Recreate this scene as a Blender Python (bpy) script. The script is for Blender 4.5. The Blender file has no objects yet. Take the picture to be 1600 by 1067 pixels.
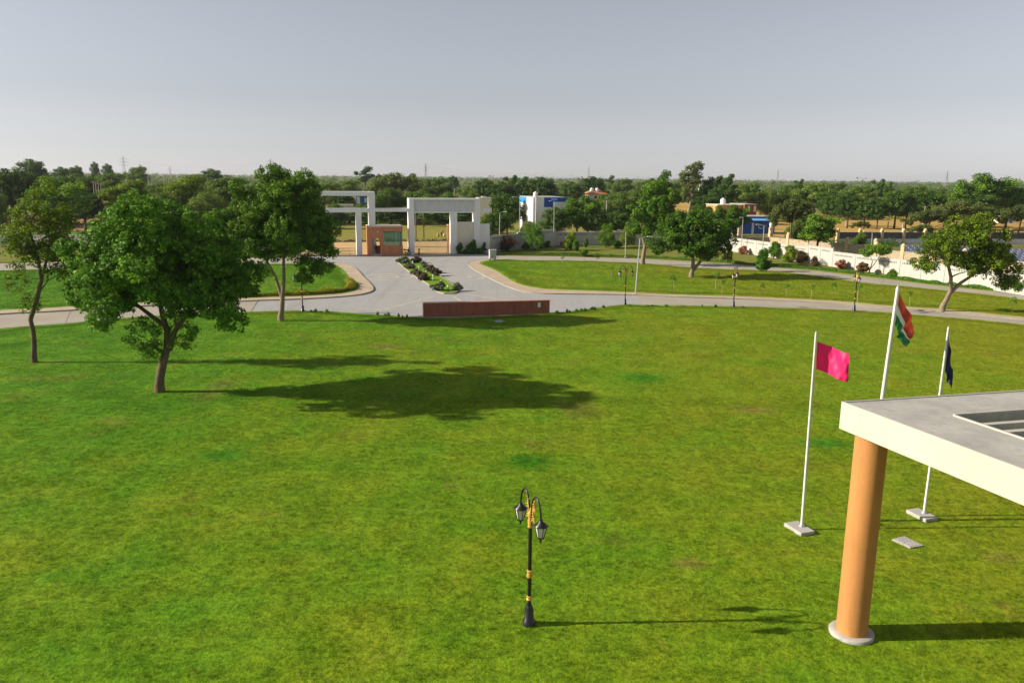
import bpy, bmesh, math, random
import numpy as np
from mathutils import Matrix, Vector
R = math.radians
rng = np.random.default_rng(7)
random.seed(7)
scene = bpy.context.scene
col = scene.collection

# ------------------------------------------------------------------ camera, sky, sun, exposure
FPX, CAMZ, ROLL = 1250.0, 13.0, R(0.6)
PITCH = math.atan((533.5 - 277) / FPX)
fwd = np.array([0, math.cos(PITCH), -math.sin(PITCH)])
_r = np.array([1.0, 0, 0]); _u = np.cross(_r, fwd)
right = _r * math.cos(ROLL) + _u * math.sin(ROLL)
up = -_r * math.sin(ROLL) + _u * math.cos(ROLL)
cd = bpy.data.cameras.new('camera'); cam = bpy.data.objects.new('camera', cd); col.objects.link(cam)
cd.sensor_fit = 'HORIZONTAL'; cd.sensor_width = 36; cd.lens = FPX / 1600 * 36
cd.clip_start = 0.1; cd.clip_end = 20000
cam.matrix_world = Matrix(((right[0], up[0], -fwd[0], 0), (right[1], up[1], -fwd[1], 0),
                           (right[2], up[2], -fwd[2], CAMZ), (0, 0, 0, 1)))
scene.camera = cam

SUN_EL, SUN_AZ = R(25.5), R(267.0)      # azimuth clockwise from +Y: the sun stands to the left
w = bpy.data.worlds.new('World'); scene.world = w; w.use_nodes = True
nt = w.node_tree; nt.nodes.clear()
sky = nt.nodes.new('ShaderNodeTexSky'); sky.sky_type = 'NISHITA'; sky.sun_disc = False
sky.sun_elevation = SUN_EL; sky.sun_rotation = SUN_AZ
sky.air_density = 1.0; sky.dust_density = 0.35; sky.ozone_density = 1.0; sky.altitude = 0
hs = nt.nodes.new('ShaderNodeHueSaturation'); hs.inputs['Saturation'].default_value = 0.22
bg = nt.nodes.new('ShaderNodeBackground'); bg.inputs['Strength'].default_value = 0.065
ow = nt.nodes.new('ShaderNodeOutputWorld')
tn = nt.nodes.new('ShaderNodeMix'); tn.data_type = 'RGBA'; tn.blend_type = 'MULTIPLY'; tn.inputs[0].default_value = 1.0
tn.inputs[7].default_value = (0.955, 0.97, 1.05, 1)      # dust-laden, slightly lilac air
nt.links.new(sky.outputs[0], hs.inputs['Color']); nt.links.new(hs.outputs[0], tn.inputs[6]); nt.links.new(tn.outputs[2], bg.inputs['Color'])
nt.links.new(bg.outputs[0], ow.inputs['Surface'])
sd = bpy.data.lights.new('sun', 'SUN'); sun = bpy.data.objects.new('sun', sd); col.objects.link(sun)
sd.energy = 5.0; sd.angle = R(0.6); sd.color = (1.0, 0.90, 0.74)
S = Vector((math.sin(SUN_AZ) * math.cos(SUN_EL), math.cos(SUN_AZ) * math.cos(SUN_EL), math.sin(SUN_EL)))
sun.rotation_euler = S.to_track_quat('Z', 'Y').to_euler(); sun.location = (-60, 0, 60)
vs = scene.view_settings
vs.view_transform = 'Standard'; vs.look = 'None'; vs.gamma = 1; vs.exposure = 0.67
vs.use_curve_mapping = False
scene.cycles.max_bounces = 5; scene.cycles.diffuse_bounces = 3; scene.cycles.transmission_bounces = 3; scene.cycles.glossy_bounces = 2; scene.cycles.transparent_max_bounces = 6; scene.cycles.volume_bounces = 0

# ------------------------------------------------------------------ helpers
def P(x, y, z=0.0):
    d = fwd + right * (x - 800) / FPX + up * (533.5 - y) / FPX
    t = (z - CAMZ) / d[2]
    return np.array([0, 0, CAMZ]) + d * t
def PY(x, y, Y):
    d = fwd + right * (x - 800) / FPX + up * (533.5 - y) / FPX
    return np.array([0, 0, CAMZ]) + d * (Y / d[1])
def px_per_m(Y): return FPX / Y

class N:
    """tiny node-graph helper"""
    def __init__(s, name):
        s.m = bpy.data.materials.new(name); s.m.use_nodes = True
        s.t = s.m.node_tree; s.t.nodes.clear()
        s.out = s.t.nodes.new('ShaderNodeOutputMaterial')
    def n(s, kind, **kw):
        nd = s.t.nodes.new(kind)
        for k, v in kw.items():
            if k in nd.inputs.keys() if isinstance(k, str) else False: s.set(nd, k, v)
            else: setattr(nd, k, v)
        return nd
    def set(s, nd, k, v):
        if hasattr(v, 'is_output') or isinstance(v, bpy.types.NodeSocket): s.t.links.new(v, nd.inputs[k])
        else: nd.inputs[k].default_value = v
    def pos(s): return s.t.nodes.new('ShaderNodeNewGeometry').outputs['Position']
    def objc(s): return s.t.nodes.new('ShaderNodeTexCoord').outputs['Object']
    def noise(s, vec, scale, detail=4, rough=.55, dist=0):
        nd = s.t.nodes.new('ShaderNodeTexNoise'); s.set(nd, 'Vector', vec)
        nd.inputs['Scale'].default_value = scale; nd.inputs['Detail'].default_value = detail
        nd.inputs['Roughness'].default_value = rough; nd.inputs['Distortion'].default_value = dist
        return nd.outputs['Fac']
    def ramp(s, fac, stops):
        nd = s.t.nodes.new('ShaderNodeValToRGB'); s.set(nd, 'Fac', fac)
        el = nd.color_ramp.elements
        while len(el) < len(stops): el.new(0.5)
        for e, (p, c) in zip(el, stops):
            e.position = p; e.color = (c, c, c, 1) if isinstance(c, (int, float)) else (*c, 1)
        return nd.outputs['Color']
    def mix(s, fac, a, b, mode='MIX'):
        nd = s.t.nodes.new('ShaderNodeMix'); nd.data_type = 'RGBA'; nd.blend_type = mode; nd.clamp_factor = True
        for sock, v in ((nd.inputs[0], fac), (nd.inputs[6], a), (nd.inputs[7], b)):
            if isinstance(v, bpy.types.NodeSocket): s.t.links.new(v, sock)
            elif isinstance(v, (int, float)): sock.default_value = v if sock.type == 'VALUE' else (v, v, v, 1)
            else: sock.default_value = (*v, 1)
        return nd.outputs[2]
    def math(s, op, a, b=0.0, c=0.0):
        nd = s.t.nodes.new('ShaderNodeMath'); nd.operation = op
        for i, v in enumerate((a, b, c)):
            if isinstance(v, bpy.types.NodeSocket): s.t.links.new(v, nd.inputs[i])
            else: nd.inputs[i].default_value = v
        return nd.outputs[0]
    def bump(s, h, strength=.3, dist=.02):
        nd = s.t.nodes.new('ShaderNodeBump'); s.set(nd, 'Height', h)
        nd.inputs['Strength'].default_value = strength; nd.inputs['Distance'].default_value = dist
        return nd.outputs['Normal']
    def bsdf(s, color, rough=.8, spec=.3, metal=0.0, normal=None, **kw):
        nd = s.t.nodes.new('ShaderNodeBsdfPrincipled')
        s.set(nd, 'Base Color', color if isinstance(color, bpy.types.NodeSocket) else (*color, 1))
        s.set(nd, 'Roughness', rough); nd.inputs['Specular IOR Level'].default_value = spec
        nd.inputs['Metallic'].default_value = metal
        if normal is not None: s.set(nd, 'Normal', normal)
        for k, v in kw.items(): s.set(nd, k, v)
        return nd.outputs[0]
    def done(s, shader):
        s.t.links.new(shader, s.out.inputs['Surface']); return s.m

def paint(name, c, rough=.6, var=.18, scale=1.2, fine=14, dirt=None, spec=.3, metal=0.0, bump=.15, dist=.01, damt=.55):
    """painted or plain surface with blotches, fine grain and optional dirt streaks"""
    g = N(name); v = g.objc()
    n1 = g.noise(v, scale, 5); n2 = g.noise(v, fine, 3)
    cc = g.mix(g.ramp(n1, [(.3, 0.0), (.7, 1.0)]), tuple(x * (1 - var) for x in c), tuple(min(1, x * (1 + var * .5)) for x in c))
    cc = g.mix(g.ramp(n2, [(.35, 0.0), (.65, .35)]), cc, tuple(x * (1 - var * .8) for x in c))
    if dirt:
        mp = g.n('ShaderNodeMapping'); g.set(mp, 'Vector', v); mp.inputs['Scale'].default_value = (2.2, 2.2, .25)
        n3 = g.noise(mp.outputs[0], 1.6, 6, .65)
        cc = g.mix(g.ramp(n3, [(.48, 0.0), (.72, damt)]), cc, dirt)
    return g.done(g.bsdf(cc, rough, spec, metal, g.bump(n2, bump, dist)))

def leaf_mat(name, stops, trans=.24, rough=.6, spec=.14, obj_var=True, gain=1.0):
    """leaves: the per-leaf 'tint' value picks a tone, light passes through"""
    g = N(name); a = g.n('ShaderNodeAttribute', attribute_name='tint')
    f = a.outputs['Fac']
    if obj_var:
        oi = g.n('ShaderNodeObjectInfo')
        f = g.math('ADD', f, g.math('MULTIPLY', g.math('SUBTRACT', oi.outputs['Random'], .5), .5))
    c = g.ramp(f, [(p, tuple(min(.9, q * gain) for q in k)) for p, k in stops])
    d = g.bsdf(c, rough, spec)
    t = g.n('ShaderNodeBsdfTranslucent'); g.set(t, 'Color', g.mix(.25, c, (0.30, 0.42, 0.02)))
    mx = g.n('ShaderNodeMixShader'); mx.inputs[0].default_value = trans
    g.t.links.new(d, mx.inputs[1]); g.t.links.new(t.outputs[0], mx.inputs[2])
    return g.done(mx.outputs[0])

def tag(o, label=None, cat=None, group=None, kind=None):
    if label: o['label'] = label
    if cat: o['category'] = cat
    if group: o['group'] = group
    if kind: o['kind'] = kind
    return o
def empty(name, loc=(0, 0, 0), rz=0.0, label=None, cat=None, group=None):
    o = bpy.data.objects.new(name, None); col.objects.link(o); o.empty_display_size = .3
    o.location = tuple(float(v) for v in loc); o.rotation_euler = (0, 0, rz)
    return tag(o, label, cat, group)
def link(name, me, mat=None, parent=None, loc=None, rz=0.0):
    if mat is not None and len(me.materials) == 0: me.materials.append(mat)
    o = bpy.data.objects.new(name, me); col.objects.link(o)
    if parent is not None: o.parent = parent
    if loc is not None: o.location = tuple(float(v) for v in loc)
    if rz: o.rotation_euler = (0, 0, rz)
    return o
def copy_tree(o, parent=None):
    c = o.copy(); col.objects.link(c); c.parent = parent
    for ch in o.children: copy_tree(ch, c)
    return c

class MB:
    def __init__(s): s.v = []; s.f = []; s.sm = []
    def add(s, v, f, smooth=False):
        b = len(s.v); s.v += [tuple(float(c) for c in p) for p in v]
        s.f += [tuple(i + b for i in q) for q in f]; s.sm += [smooth] * len(f); return s
    def box(s, c, d, rz=0.0, bev=0.0):
        hx, hy, hz = d[0] / 2, d[1] / 2, d[2] / 2
        if bev <= 0:
            vs_ = [(x, y, z) for z in (-hz, hz) for x, y in ((-hx, -hy), (hx, -hy), (hx, hy), (-hx, hy))]
            fs = [(3, 2, 1, 0), (4, 5, 6, 7), (0, 1, 5, 4), (1, 2, 6, 5), (2, 3, 7, 6), (3, 0, 4, 7)]
        else:
            b = min(bev, hx * .49, hy * .49, hz * .49)
            o8 = [(-hx + b, -hy), (hx - b, -hy), (hx, -hy + b), (hx, hy - b), (hx - b, hy), (-hx + b, hy), (-hx, hy - b), (-hx, -hy + b)]
            i8 = [(-hx + b, -hy + b), (hx - b, -hy + b), (hx - b, -hy + b), (hx - b, hy - b), (hx - b, hy - b), (-hx + b, hy - b), (-hx + b, hy - b), (-hx + b, -hy + b)]
            rings = [[(x, y, -hz) for x, y in i8], [(x, y, -hz + b) for x, y in o8], [(x, y, hz - b) for x, y in o8], [(x, y, hz) for x, y in i8]]
            vs_ = [p for r_ in rings for p in r_]; fs = []
            for k in range(3):
                for i in range(8): fs.append((k * 8 + i, k * 8 + (i + 1) % 8, k * 8 + 8 + (i + 1) % 8, k * 8 + 8 + i))
            fs.append((24, 26, 28, 30)); fs.append((6, 4, 2, 0))
        ca, sa = math.cos(rz), math.sin(rz)
        return s.add([(c[0] + x * ca - y * sa, c[1] + x * sa + y * ca, c[2] + z) for x, y, z in vs_], fs)
    def prism(s, poly, z0, z1):
        n = len(poly); a = sum(poly[i][0] * poly[(i + 1) % n][1] - poly[(i + 1) % n][0] * poly[i][1] for i in range(n))
        if a < 0: poly = poly[::-1]
        v = [(p[0], p[1], z0) for p in poly] + [(p[0], p[1], z1) for p in poly]
        f = [tuple(range(n, 2 * n)), tuple(range(n - 1, -1, -1))] + [(i, (i + 1) % n, n + (i + 1) % n, n + i) for i in range(n)]
        return s.add(v, f)
    def tube(s, path, radii, n=8, cap=True):
        path = [np.array(p, float) for p in path]
        if not hasattr(radii, '__len__'): radii = [radii] * len(path)
        v = []; f = []; prev = None
        for i, p in enumerate(path):
            d = path[min(i + 1, len(path) - 1)] - path[max(i - 1, 0)]
            d = d / (np.linalg.norm(d) + 1e-9)
            if prev is None:
                a = np.array([1, 0, 0]) if abs(d[0]) < .9 else np.array([0, 1, 0])
                x = np.cross(d, a)
            else: x = prev - d * (prev @ d)
            x = x / (np.linalg.norm(x) + 1e-9); prev = x; y = np.cross(d, x)
            for k in range(n):
                t = 2 * math.pi * k / n; v.append(p + radii[i] * (x * math.cos(t) + y * math.sin(t)))
        for i in range(len(path) - 1):
            for k in range(n): f.append((i * n + k, i * n + (k + 1) % n, (i + 1) * n + (k + 1) % n, (i + 1) * n + k))
        if cap:
            f.append(tuple(range(n - 1, -1, -1))); f.append(tuple((len(path) - 1) * n + k for k in range(n)))
        return s.add(v, f, True)
    def lathe(s, prof, n=12, c=(0, 0, 0)):
        v = [(c[0] + r_ * math.cos(2 * math.pi * k / n), c[1] + r_ * math.sin(2 * math.pi * k / n), c[2] + z) for r_, z in prof for k in range(n)]
        f = [(i * n + k, i * n + (k + 1) % n, (i + 1) * n + (k + 1) % n, (i + 1) * n + k) for i in range(len(prof) - 1) for k in range(n)]
        f.append(tuple(range(n - 1, -1, -1))); f.append(tuple((len(prof) - 1) * n + k for k in range(n)))
        return s.add(v, f, True)
    def mesh(s, name):
        me = bpy.data.meshes.new(name); me.from_pydata(s.v, [], s.f); me.update()
        me.polygons.foreach_set('use_smooth', s.sm); return me
    def build(s, name, mat, parent=None, loc=None, rz=0.0, auto=False):
        me = s.mesh(name)
        if auto: me.set_sharp_from_angle(angle=R(40))
        elif any(s.sm): me.set_sharp_from_angle(angle=R(50))
        return link(name, me, mat, parent, loc, rz)

def spline(pts, step=1.0):
    """Catmull-Rom through 2-D points, sampled about every step metres"""
    p = [np.array(q[:2], float) for q in pts]; p = [2 * p[0] - p[1]] + p + [2 * p[-1] - p[-2]]
    out = []
    for i in range(1, len(p) - 2):
        n = max(1, int(np.linalg.norm(p[i + 1] - p[i]) / step))
        for k in range(n):
            t = k / n
            out.append(.5 * ((2 * p[i]) + (-p[i - 1] + p[i + 1]) * t + (2 * p[i - 1] - 5 * p[i] + 4 * p[i + 1] - p[i + 2]) * t * t + (-p[i - 1] + 3 * p[i] - 3 * p[i + 1] + p[i + 2]) * t ** 3))
    out.append(p[-2]); return out
def pxs(pts, step=1.0, z=0.0): return spline([P(x, y, z)[:2] for x, y in pts], step)
def sheet(name, poly, z, mat, label=None, cat=None, kind='structure'):
    mb = MB(); n = len(poly)
    a = sum(poly[i][0] * poly[(i + 1) % n][1] - poly[(i + 1) % n][0] * poly[i][1] for i in range(n))
    if a < 0: poly = poly[::-1]
    mb.add([(p[0], p[1], z) for p in poly], [tuple(range(n))])
    return tag(mb.build(name, mat), label, cat, None, kind)
def resample(poly, n):
    p = np.array([q[:2] for q in poly]); d = np.r_[0, np.cumsum(np.linalg.norm(np.diff(p, axis=0), axis=1))]
    t = np.linspace(0, d[-1], n); return np.c_[np.interp(t, d, p[:, 0]), np.interp(t, d, p[:, 1])]
def offset(poly, d):
    """shift an open 2-D polyline sideways"""
    p = np.array([q[:2] for q in poly]); t = np.gradient(p, axis=0); t /= np.linalg.norm(t, axis=1)[:, None] + 1e-9
    return p + d * np.c_[-t[:, 1], t[:, 0]]

# ------------------------------------------------------------------ foliage builders
def leaf_arrays(pos, nrm, size, r, aspect=.55):
    """one folded diamond leaf (4 verts, 2 tris) per position"""
    n = len(pos); nrm = nrm / (np.linalg.norm(nrm, axis=1)[:, None] + 1e-9)
    a = r.normal(size=(n, 3)); a -= nrm * np.sum(a * nrm, axis=1)[:, None]; a /= np.linalg.norm(a, axis=1)[:, None] + 1e-9
    b = np.cross(nrm, a); s = (size * r.uniform(.65, 1.3, n))[:, None]
    v = np.empty((n, 4, 3))
    v[:, 0] = pos - a * s * .5; v[:, 2] = pos + a * s * .5
    v[:, 1] = pos + b * s * aspect * .5 + nrm * s * .12; v[:, 3] = pos - b * s * aspect * .5 + nrm * s * .12
    return v.reshape(-1, 3)
def quads_mesh(name, v, tint, per=4):
    me = bpy.data.meshes.new(name); n = len(v) // 4
    me.vertices.add(len(v)); me.vertices.foreach_set('co', v.astype(np.float32).ravel())
    me.loops.add(len(v)); me.loops.foreach_set('vertex_index', np.arange(len(v), dtype=np.int32))
    me.polygons.add(n); me.polygons.foreach_set('loop_start', np.arange(n, dtype=np.int32) * 4)
    me.update(calc_edges=True)
    at = me.attributes.new('tint', 'FLOAT', 'FACE'); at.data.foreach_set('value', tint.astype(np.float32))
    return me
def crown_clumps(lobes, spacing, r):
    """clump centres on the outer part of a union of ellipsoids"""
    pts = []; outs = []
    for (c, rad) in lobes:
        c = np.array(c, float); rad = np.array(rad, float)
        area = 4 * math.pi * (((rad[0] * rad[1]) ** 1.6 + (rad[0] * rad[2]) ** 1.6 + (rad[1] * rad[2]) ** 1.6) / 3) ** (1 / 1.6)
        n = max(6, int(area / spacing ** 2 * 1.25))
        d = r.normal(size=(n, 3)); d /= np.linalg.norm(d, axis=1)[:, None]
        q = c + d * rad * (r.uniform(.45, 1.1, n) ** .6)[:, None]
        pts.append(q); outs.append(d / rad)
    pts = np.concatenate(pts); outs = np.concatenate(outs)
    keep = np.ones(len(pts), bool)
    for (c, rad) in lobes:
        keep &= ~(np.sum(((pts - np.array(c)) / np.array(rad)) ** 2, axis=1) < .2)
    return pts[keep], outs[keep]
def breakup(lobes, r, shrink=.88):
    """turn each big lobe into a core with smaller uneven boughs round it, so the crown is ragged"""
    out = []
    for c, rad in lobes:
        c = np.array(c, float); rad = np.array(rad, float) * shrink; m = rad.mean()
        if m < .95: out.append((c, rad)); continue
        out.append((c, rad * .58)); n = int(np.clip(m * m * 1.9, 4, 15))
        for k in range(n):
            z = 1 - 2 * (k + .5) / n; t = k * 2.39996 + r.uniform(-.5, .5); s = math.sqrt(1 - z * z)
            d = np.array([s * math.cos(t), s * math.sin(t), z]) + r.normal(0, .18, 3)
            if r.uniform() < .2: continue
            q = c + d * rad * r.uniform(.58, .92); sr = m * r.uniform(.26, .44)
            out.append((q, np.array([sr * 1.1, sr * 1.1, sr * .82])))
    return out
def foliage(name, lobes, spacing, clump_r, per_clump, leaf, seed=1, up=.35, aspect=.55, droop=0.0, brk=0.0):
    r = np.random.default_rng(seed)
    if brk: lobes = breakup(lobes, r, brk)
    C, O = crown_clumps(lobes, spacing, r)
    n = len(C); cr = clump_r * r.uniform(.6, 1.35, n)
    m = np.maximum(5, (per_clump * (cr / clump_r) ** 2 * r.uniform(.7, 1.2, n)).astype(int)); idx = np.repeat(np.arange(n), m)
    d = r.normal(size=(len(idx), 3)); d /= np.linalg.norm(d, axis=1)[:, None]
    d[:, 2] *= .85
    pos = C[idx] + d * (cr[idx] * r.uniform(.25, 1.0, len(idx)) ** .5)[:, None]
    o = O[idx] / (np.linalg.norm(O[idx], axis=1)[:, None] + 1e-9)
    nrm = d * .75 + o * .3 + np.array([0, 0, up]) + r.normal(size=d.shape) * .6
    pos[:, 2] -= droop * r.uniform(0, 1, len(idx)) ** 2
    v = leaf_arrays(pos, nrm, leaf, r, aspect)
    tint = np.clip(.5 + (r.normal(size=n) * .16)[idx] + r.normal(size=len(idx)) * .14, 0, 1)
    return quads_mesh(name, v, tint), C
def limb(mb, a, b, r0, r1, r, n=6, wob=.12, seg=5):
    a = np.array(a, float); b = np.array(b, float); L = np.linalg.norm(b - a); pts = []; rad = []
    for i in range(seg + 1):
        t = i / seg; q = a + (b - a) * t
        q[2] += math.sin(t * math.pi) * L * .08
        if 0 < i < seg: q = q + r.normal(size=3) * wob * L * .18
        pts.append(q); rad.append(r0 + (r1 - r0) * t)
    mb.tube(pts, rad, n); return pts
def tree(name, loc, trunk, lobes, lmat, bmat, spacing=.95, clump=.62, per=85, leaf=.2, seed=1, limbs=14,
         forks=(), label=None, cat='tree', group=None, droop=0.0, up=.35, brk=.9):
    """trunk: list of (x,y,z,r); forks: further paths of the same kind; loc is the base on the ground"""
    root = empty(name, loc, 0, label, cat, group); r = np.random.default_rng(seed + 100)
    mb = MB()
    t0 = trunk[0]
    flare = [(t0[0], t0[1], -.15, t0[3] * 1.35), (t0[0], t0[1], .10, t0[3] * 1.14)]
    full = flare + [(x, y, z if z > .3 else .45, rr) for x, y, z, rr in trunk]
    mb.tube([q[:3] for q in full], [q[3] for q in full], 10)
    for fk in forks: mb.tube([q[:3] for q in fk], [q[3] for q in fk], 8)
    me, C = foliage('crown', lobes, spacing, clump, per, leaf, seed, up=up, droop=droop, brk=brk)
    starts = [trunk[-1]] + [f[-1] for f in forks] + ([trunk[-2]] if len(trunk) > 2 else []) + [f[len(f) // 2] for f in forks]
    pick = r.permutation(len(C))[:limbs]
    for k in pick:
        s0 = min(starts, key=lambda q: np.linalg.norm(np.array(q[:3]) - C[k]) + (3 if q[2] > C[k][2] else 0))
        limb(mb, s0[:3], C[k], s0[3] * .55, .02, r)
    mb.build('trunk', bmat, root)
    link('crown', me, lmat, root)
    return root

# ------------------------------------------------------------------ materials
LAWN_Z = 0.12
def lawn_color(g):
    v = g.pos()
    big = g.noise(v, .055, 4, .6); mid = g.noise(v, .33, 5, .62); fine = g.noise(v, 2.6, 4, .6)
    sx = g.n('ShaderNodeSeparateXYZ'); g.set(sx, 'Vector', v)
    # greener towards the watered left side, yellower to the right
    gx = g.math('MULTIPLY_ADD', sx.outputs['X'], -.008, .48)
    f = g.math('ADD', g.math('MULTIPLY', g.math('SUBTRACT', big, .5), 1.1), gx)
    f = g.math('ADD', f, g.math('MULTIPLY', g.math('SUBTRACT', mid, .5), .9))
    c = g.ramp(f, [(.10, (.34, .355, .014)), (.42, (.255, .37, .010)), (.75, (.145, .35, .008)), (1.0, (.09, .295, .006))])
    # dry, straw-coloured scuffs
    dry = g.ramp(g.noise(v, .21, 6, .72, .4), [(.57, 0.0), (.70, .8)])
    dry = g.math('MULTIPLY', dry, g.ramp(g.noise(v, 1.7, 4, .7), [(.35, 0.0), (.6, 1.0)]))
    c = g.mix(dry, c, (.30, .235, .055))
    # a few lush tufty rounds and worn yellow spots, placed where they grow
    def spot(px, py, rx, ry, colr, amt, c):
        p = P(px, py, LAWN_Z)
        mp = g.n('ShaderNodeMapping'); g.set(mp, 'Vector', v)
        mp.inputs['Location'].default_value = (-p[0] / rx, -p[1] / ry, 0); mp.inputs['Scale'].default_value = (1 / rx, 1 / ry, 0)
        ln = g.n('ShaderNodeVectorMath'); ln.operation = 'LENGTH'; g.set(ln, 0, mp.outputs[0])
        d = g.math('ADD', ln.outputs['Value'], g.math('MULTIPLY', g.math('SUBTRACT', mid, .5), 1.1))
        return g.mix(g.ramp(d, [(.35, amt), (1.0, 0.0)]), c, colr)
    lush = (.062, .285, .006); straw = (.34, .25, .06)
    for a in ((825, 721, 1.35, 1.3, lush, .95), (352, 711, 1.4, 1.2, lush, .9), (1290, 692, 1.8, 1.2, lush, .95), (1003, 590, 2.0, 1.8, lush, .9),
              (600, 541, 1.9, 1.3, straw, .7), (1180, 640, 1.9, 1.2, straw, .75), (1080, 880, .9, .6, straw, .7), (335, 610, 1.2, 4.2, (.24, .25, .05), .55),
              (900, 640, 1.6, 2.0, (.24, .20, .05), .5), (1560, 870, 1.0, .6, straw, .5), (80, 590, 3, 1.5, (.22, .22, .03), .45)):
        c = spot(*a[:4], a[4], a[5], c)
    c = g.mix(g.ramp(fine, [(.35, 0.0), (.65, .8)]), c, g.mix(1.0, c, (.66, .74, .6), 'MULTIPLY'))
    c = g.mix(g.ramp(g.noise(v, 6.5, 4, .65), [(.42, 0.0), (.62, .9)]), c, g.mix(1.0, c, (.50, .62, .5), 'MULTIPLY'))  # dark mottle at both scales painted in for shaded pits of the sward
    return c, fine
g = N('lawn_soil'); c_, f_ = lawn_color(g)
M_LAWN = g.done(g.bsdf(g.mix(.12, c_, (.12, .10, .02)), .95, .1, 0, g.bump(g.noise(g.pos(), 9, 4, .7), .8, .06)))
g = N('grass_blades'); c_, f_ = lawn_color(g)
at = g.n('ShaderNodeAttribute', attribute_name='tint')
c_ = g.mix(at.outputs['Fac'], g.mix(1.0, c_, (.72, .78, .8), 'MULTIPLY'), g.mix(.25, c_, (.32, .37, .03)))
d_ = g.bsdf(c_, .55, .25); tr_ = g.n('ShaderNodeBsdfTranslucent'); g.set(tr_, 'Color', c_)
mx_ = g.n('ShaderNodeMixShader'); mx_.inputs[0].default_value = .38
g.t.links.new(d_, mx_.inputs[1]); g.t.links.new(tr_.outputs[0], mx_.inputs[2]); M_BLADE = g.done(mx_.outputs[0])

def ground_mat(name, stops, scale, fine=1.5, bump=.4, dist=.1):
    g = N(name); v = g.pos(); n1 = g.noise(v, scale, 6, .62, .3); n2 = g.noise(v, fine, 5, .65)
    f = g.math('ADD', g.math('MULTIPLY', n1, .65), g.math('MULTIPLY', n2, .35))
    return g.done(g.bsdf(g.ramp(f, stops), .95, .1, 0, g.bump(n2, bump, dist)))
M_GROUND = ground_mat('far_ground', [(.3, (.10, .105, .03)), (.48, (.13, .14, .04)), (.62, (.22, .17, .07)), (.75, (.07, .10, .022))], .012, .35)
M_EARTH = ground_mat('bare_earth', [(.3, (.42, .28, .12)), (.5, (.55, .38, .17)), (.7, (.36, .23, .10))], .09, 1.1)
M_CROP = ground_mat('crop', [(.3, (.16, .17, .03)), (.5, (.24, .215, .045)), (.7, (.12, .16, .025))], .06, .8)
M_GREENCROP = ground_mat('green_crop', [(.3, (.07, .15, .02)), (.5, (.11, .20, .03)), (.7, (.06, .11, .02))], .08, .9)
M_OCHRE = ground_mat('ochre_field', [(.3, (.37, .22, .06)), (.5, (.45, .29, .085)), (.72, (.25, .18, .05))], .05, .6)
M_BROWN = ground_mat('ploughed_soil', [(.3, (.23, .12, .06)), (.5, (.30, .165, .085)), (.7, (.18, .11, .05))], .05, .6)
M_VERGE = ground_mat('verge_grass', [(.28, (.07, .14, .015)), (.48, (.15, .17, .025)), (.7, (.20, .18, .045))], .16, 1.6)

def paver_mat():
    g = N('grey_pavers'); v = g.pos()
    mp = g.n('ShaderNodeMapping'); g.set(mp, 'Vector', v); mp.inputs['Rotation'].default_value = (0, 0, R(-15))
    br = g.n('ShaderNodeTexBrick'); g.set(br, 'Vector', mp.outputs[0]); br.offset = .5
    for k, q in (('Color1', (.295, .298, .302, 1)), ('Color2', (.365, .366, .37, 1)), ('Mortar', (.15, .14, .13, 1))): br.inputs[k].default_value = q
    for k, q in (('Scale', 1.0), ('Mortar Size', .006), ('Brick Width', .24), ('Row Height', .12)): br.inputs[k].default_value = q
    n1 = g.noise(v, .12, 5, .6); n2 = g.noise(v, 1.3, 5, .7)
    c = g.mix(g.ramp(n1, [(.35, 0.0), (.7, .5)]), br.outputs['Color'], (.385, .37, .345))
    c = g.mix(g.ramp(n2, [(.55, 0.0), (.75, .35)]), c, (.19, .18, .17))
    # tyre-polished tracks
    mp2 = g.n('ShaderNodeMapping'); g.set(mp2, 'Vector', v); mp2.inputs['Rotation'].default_value = (0, 0, R(-15)); mp2.inputs['Scale'].default_value = (.55, .03, 1)
    c = g.mix(g.ramp(g.noise(mp2.outputs[0], 1.2, 3), [(.5, 0.0), (.7, .3)]), c, (.21, .205, .20))
    return g.done(g.bsdf(c, .85, .25, 0, g.bump(br.outputs['Fac'], .3, .01)))
M_PAVER = paver_mat()
M_BAND = paint('tan_paver_band', (.50, .44, .34), .85, .2, .6, 9)
M_CONC = paint('road_concrete', (.36, .325, .265), .88, .16, .25, 5, None, .2)
M_WALK = paint('footpath_tiles', (.46, .365, .26), .85, .18, .5, 6, None, .2)
M_KERB = paint('kerb_concrete', (.33, .30, .25), .85, .2, .8, 8, None, .2)
M_CEMENT = paint('grey_cement', (.42, .405, .37), .85, .22, .7, 7, (.27, .26, .24), .2, 0, .2, .01, .7)
M_CONCD = paint('cast_concrete', (.42, .40, .37), .85, .2, 1.0, 9)

# ------------------------------------------------------------------ ground
sheet('ground', [(-9000, -60), (9000, -60), (9000, 12000), (-9000, 12000)], 0.0, M_GROUND)
E1 = lambda pts, step=1.5: [tuple(q) for q in pxs(pts, step)]
def rect(x0, x1, y0, y1, rot=0.0, c=(0, 0), jag=0.0, step=6.0):
    """field outline with slightly ragged edges"""
    pts = []
    for (ax, ay), (bx, by) in (((x0, y0), (x1, y0)), ((x1, y0), (x1, y1)), ((x1, y1), (x0, y1)), ((x0, y1), (x0, y0))):
        n = max(1, int(math.hypot(bx - ax, by - ay) / step))
        for k in range(n):
            t = k / n; pts.append((ax + (bx - ax) * t + random.uniform(-jag, jag), ay + (by - ay) * t + random.uniform(-jag, jag)))
    ca, sa = math.cos(rot), math.sin(rot)
    return [(c[0] + x * ca - y * sa, c[1] + x * sa + y * ca) for x, y in pts]
GA = R(15)                                   # the gate and the boundary stand turned by this much
GC = P(640, 398)[:2]                         # foot of the portal's left post
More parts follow.
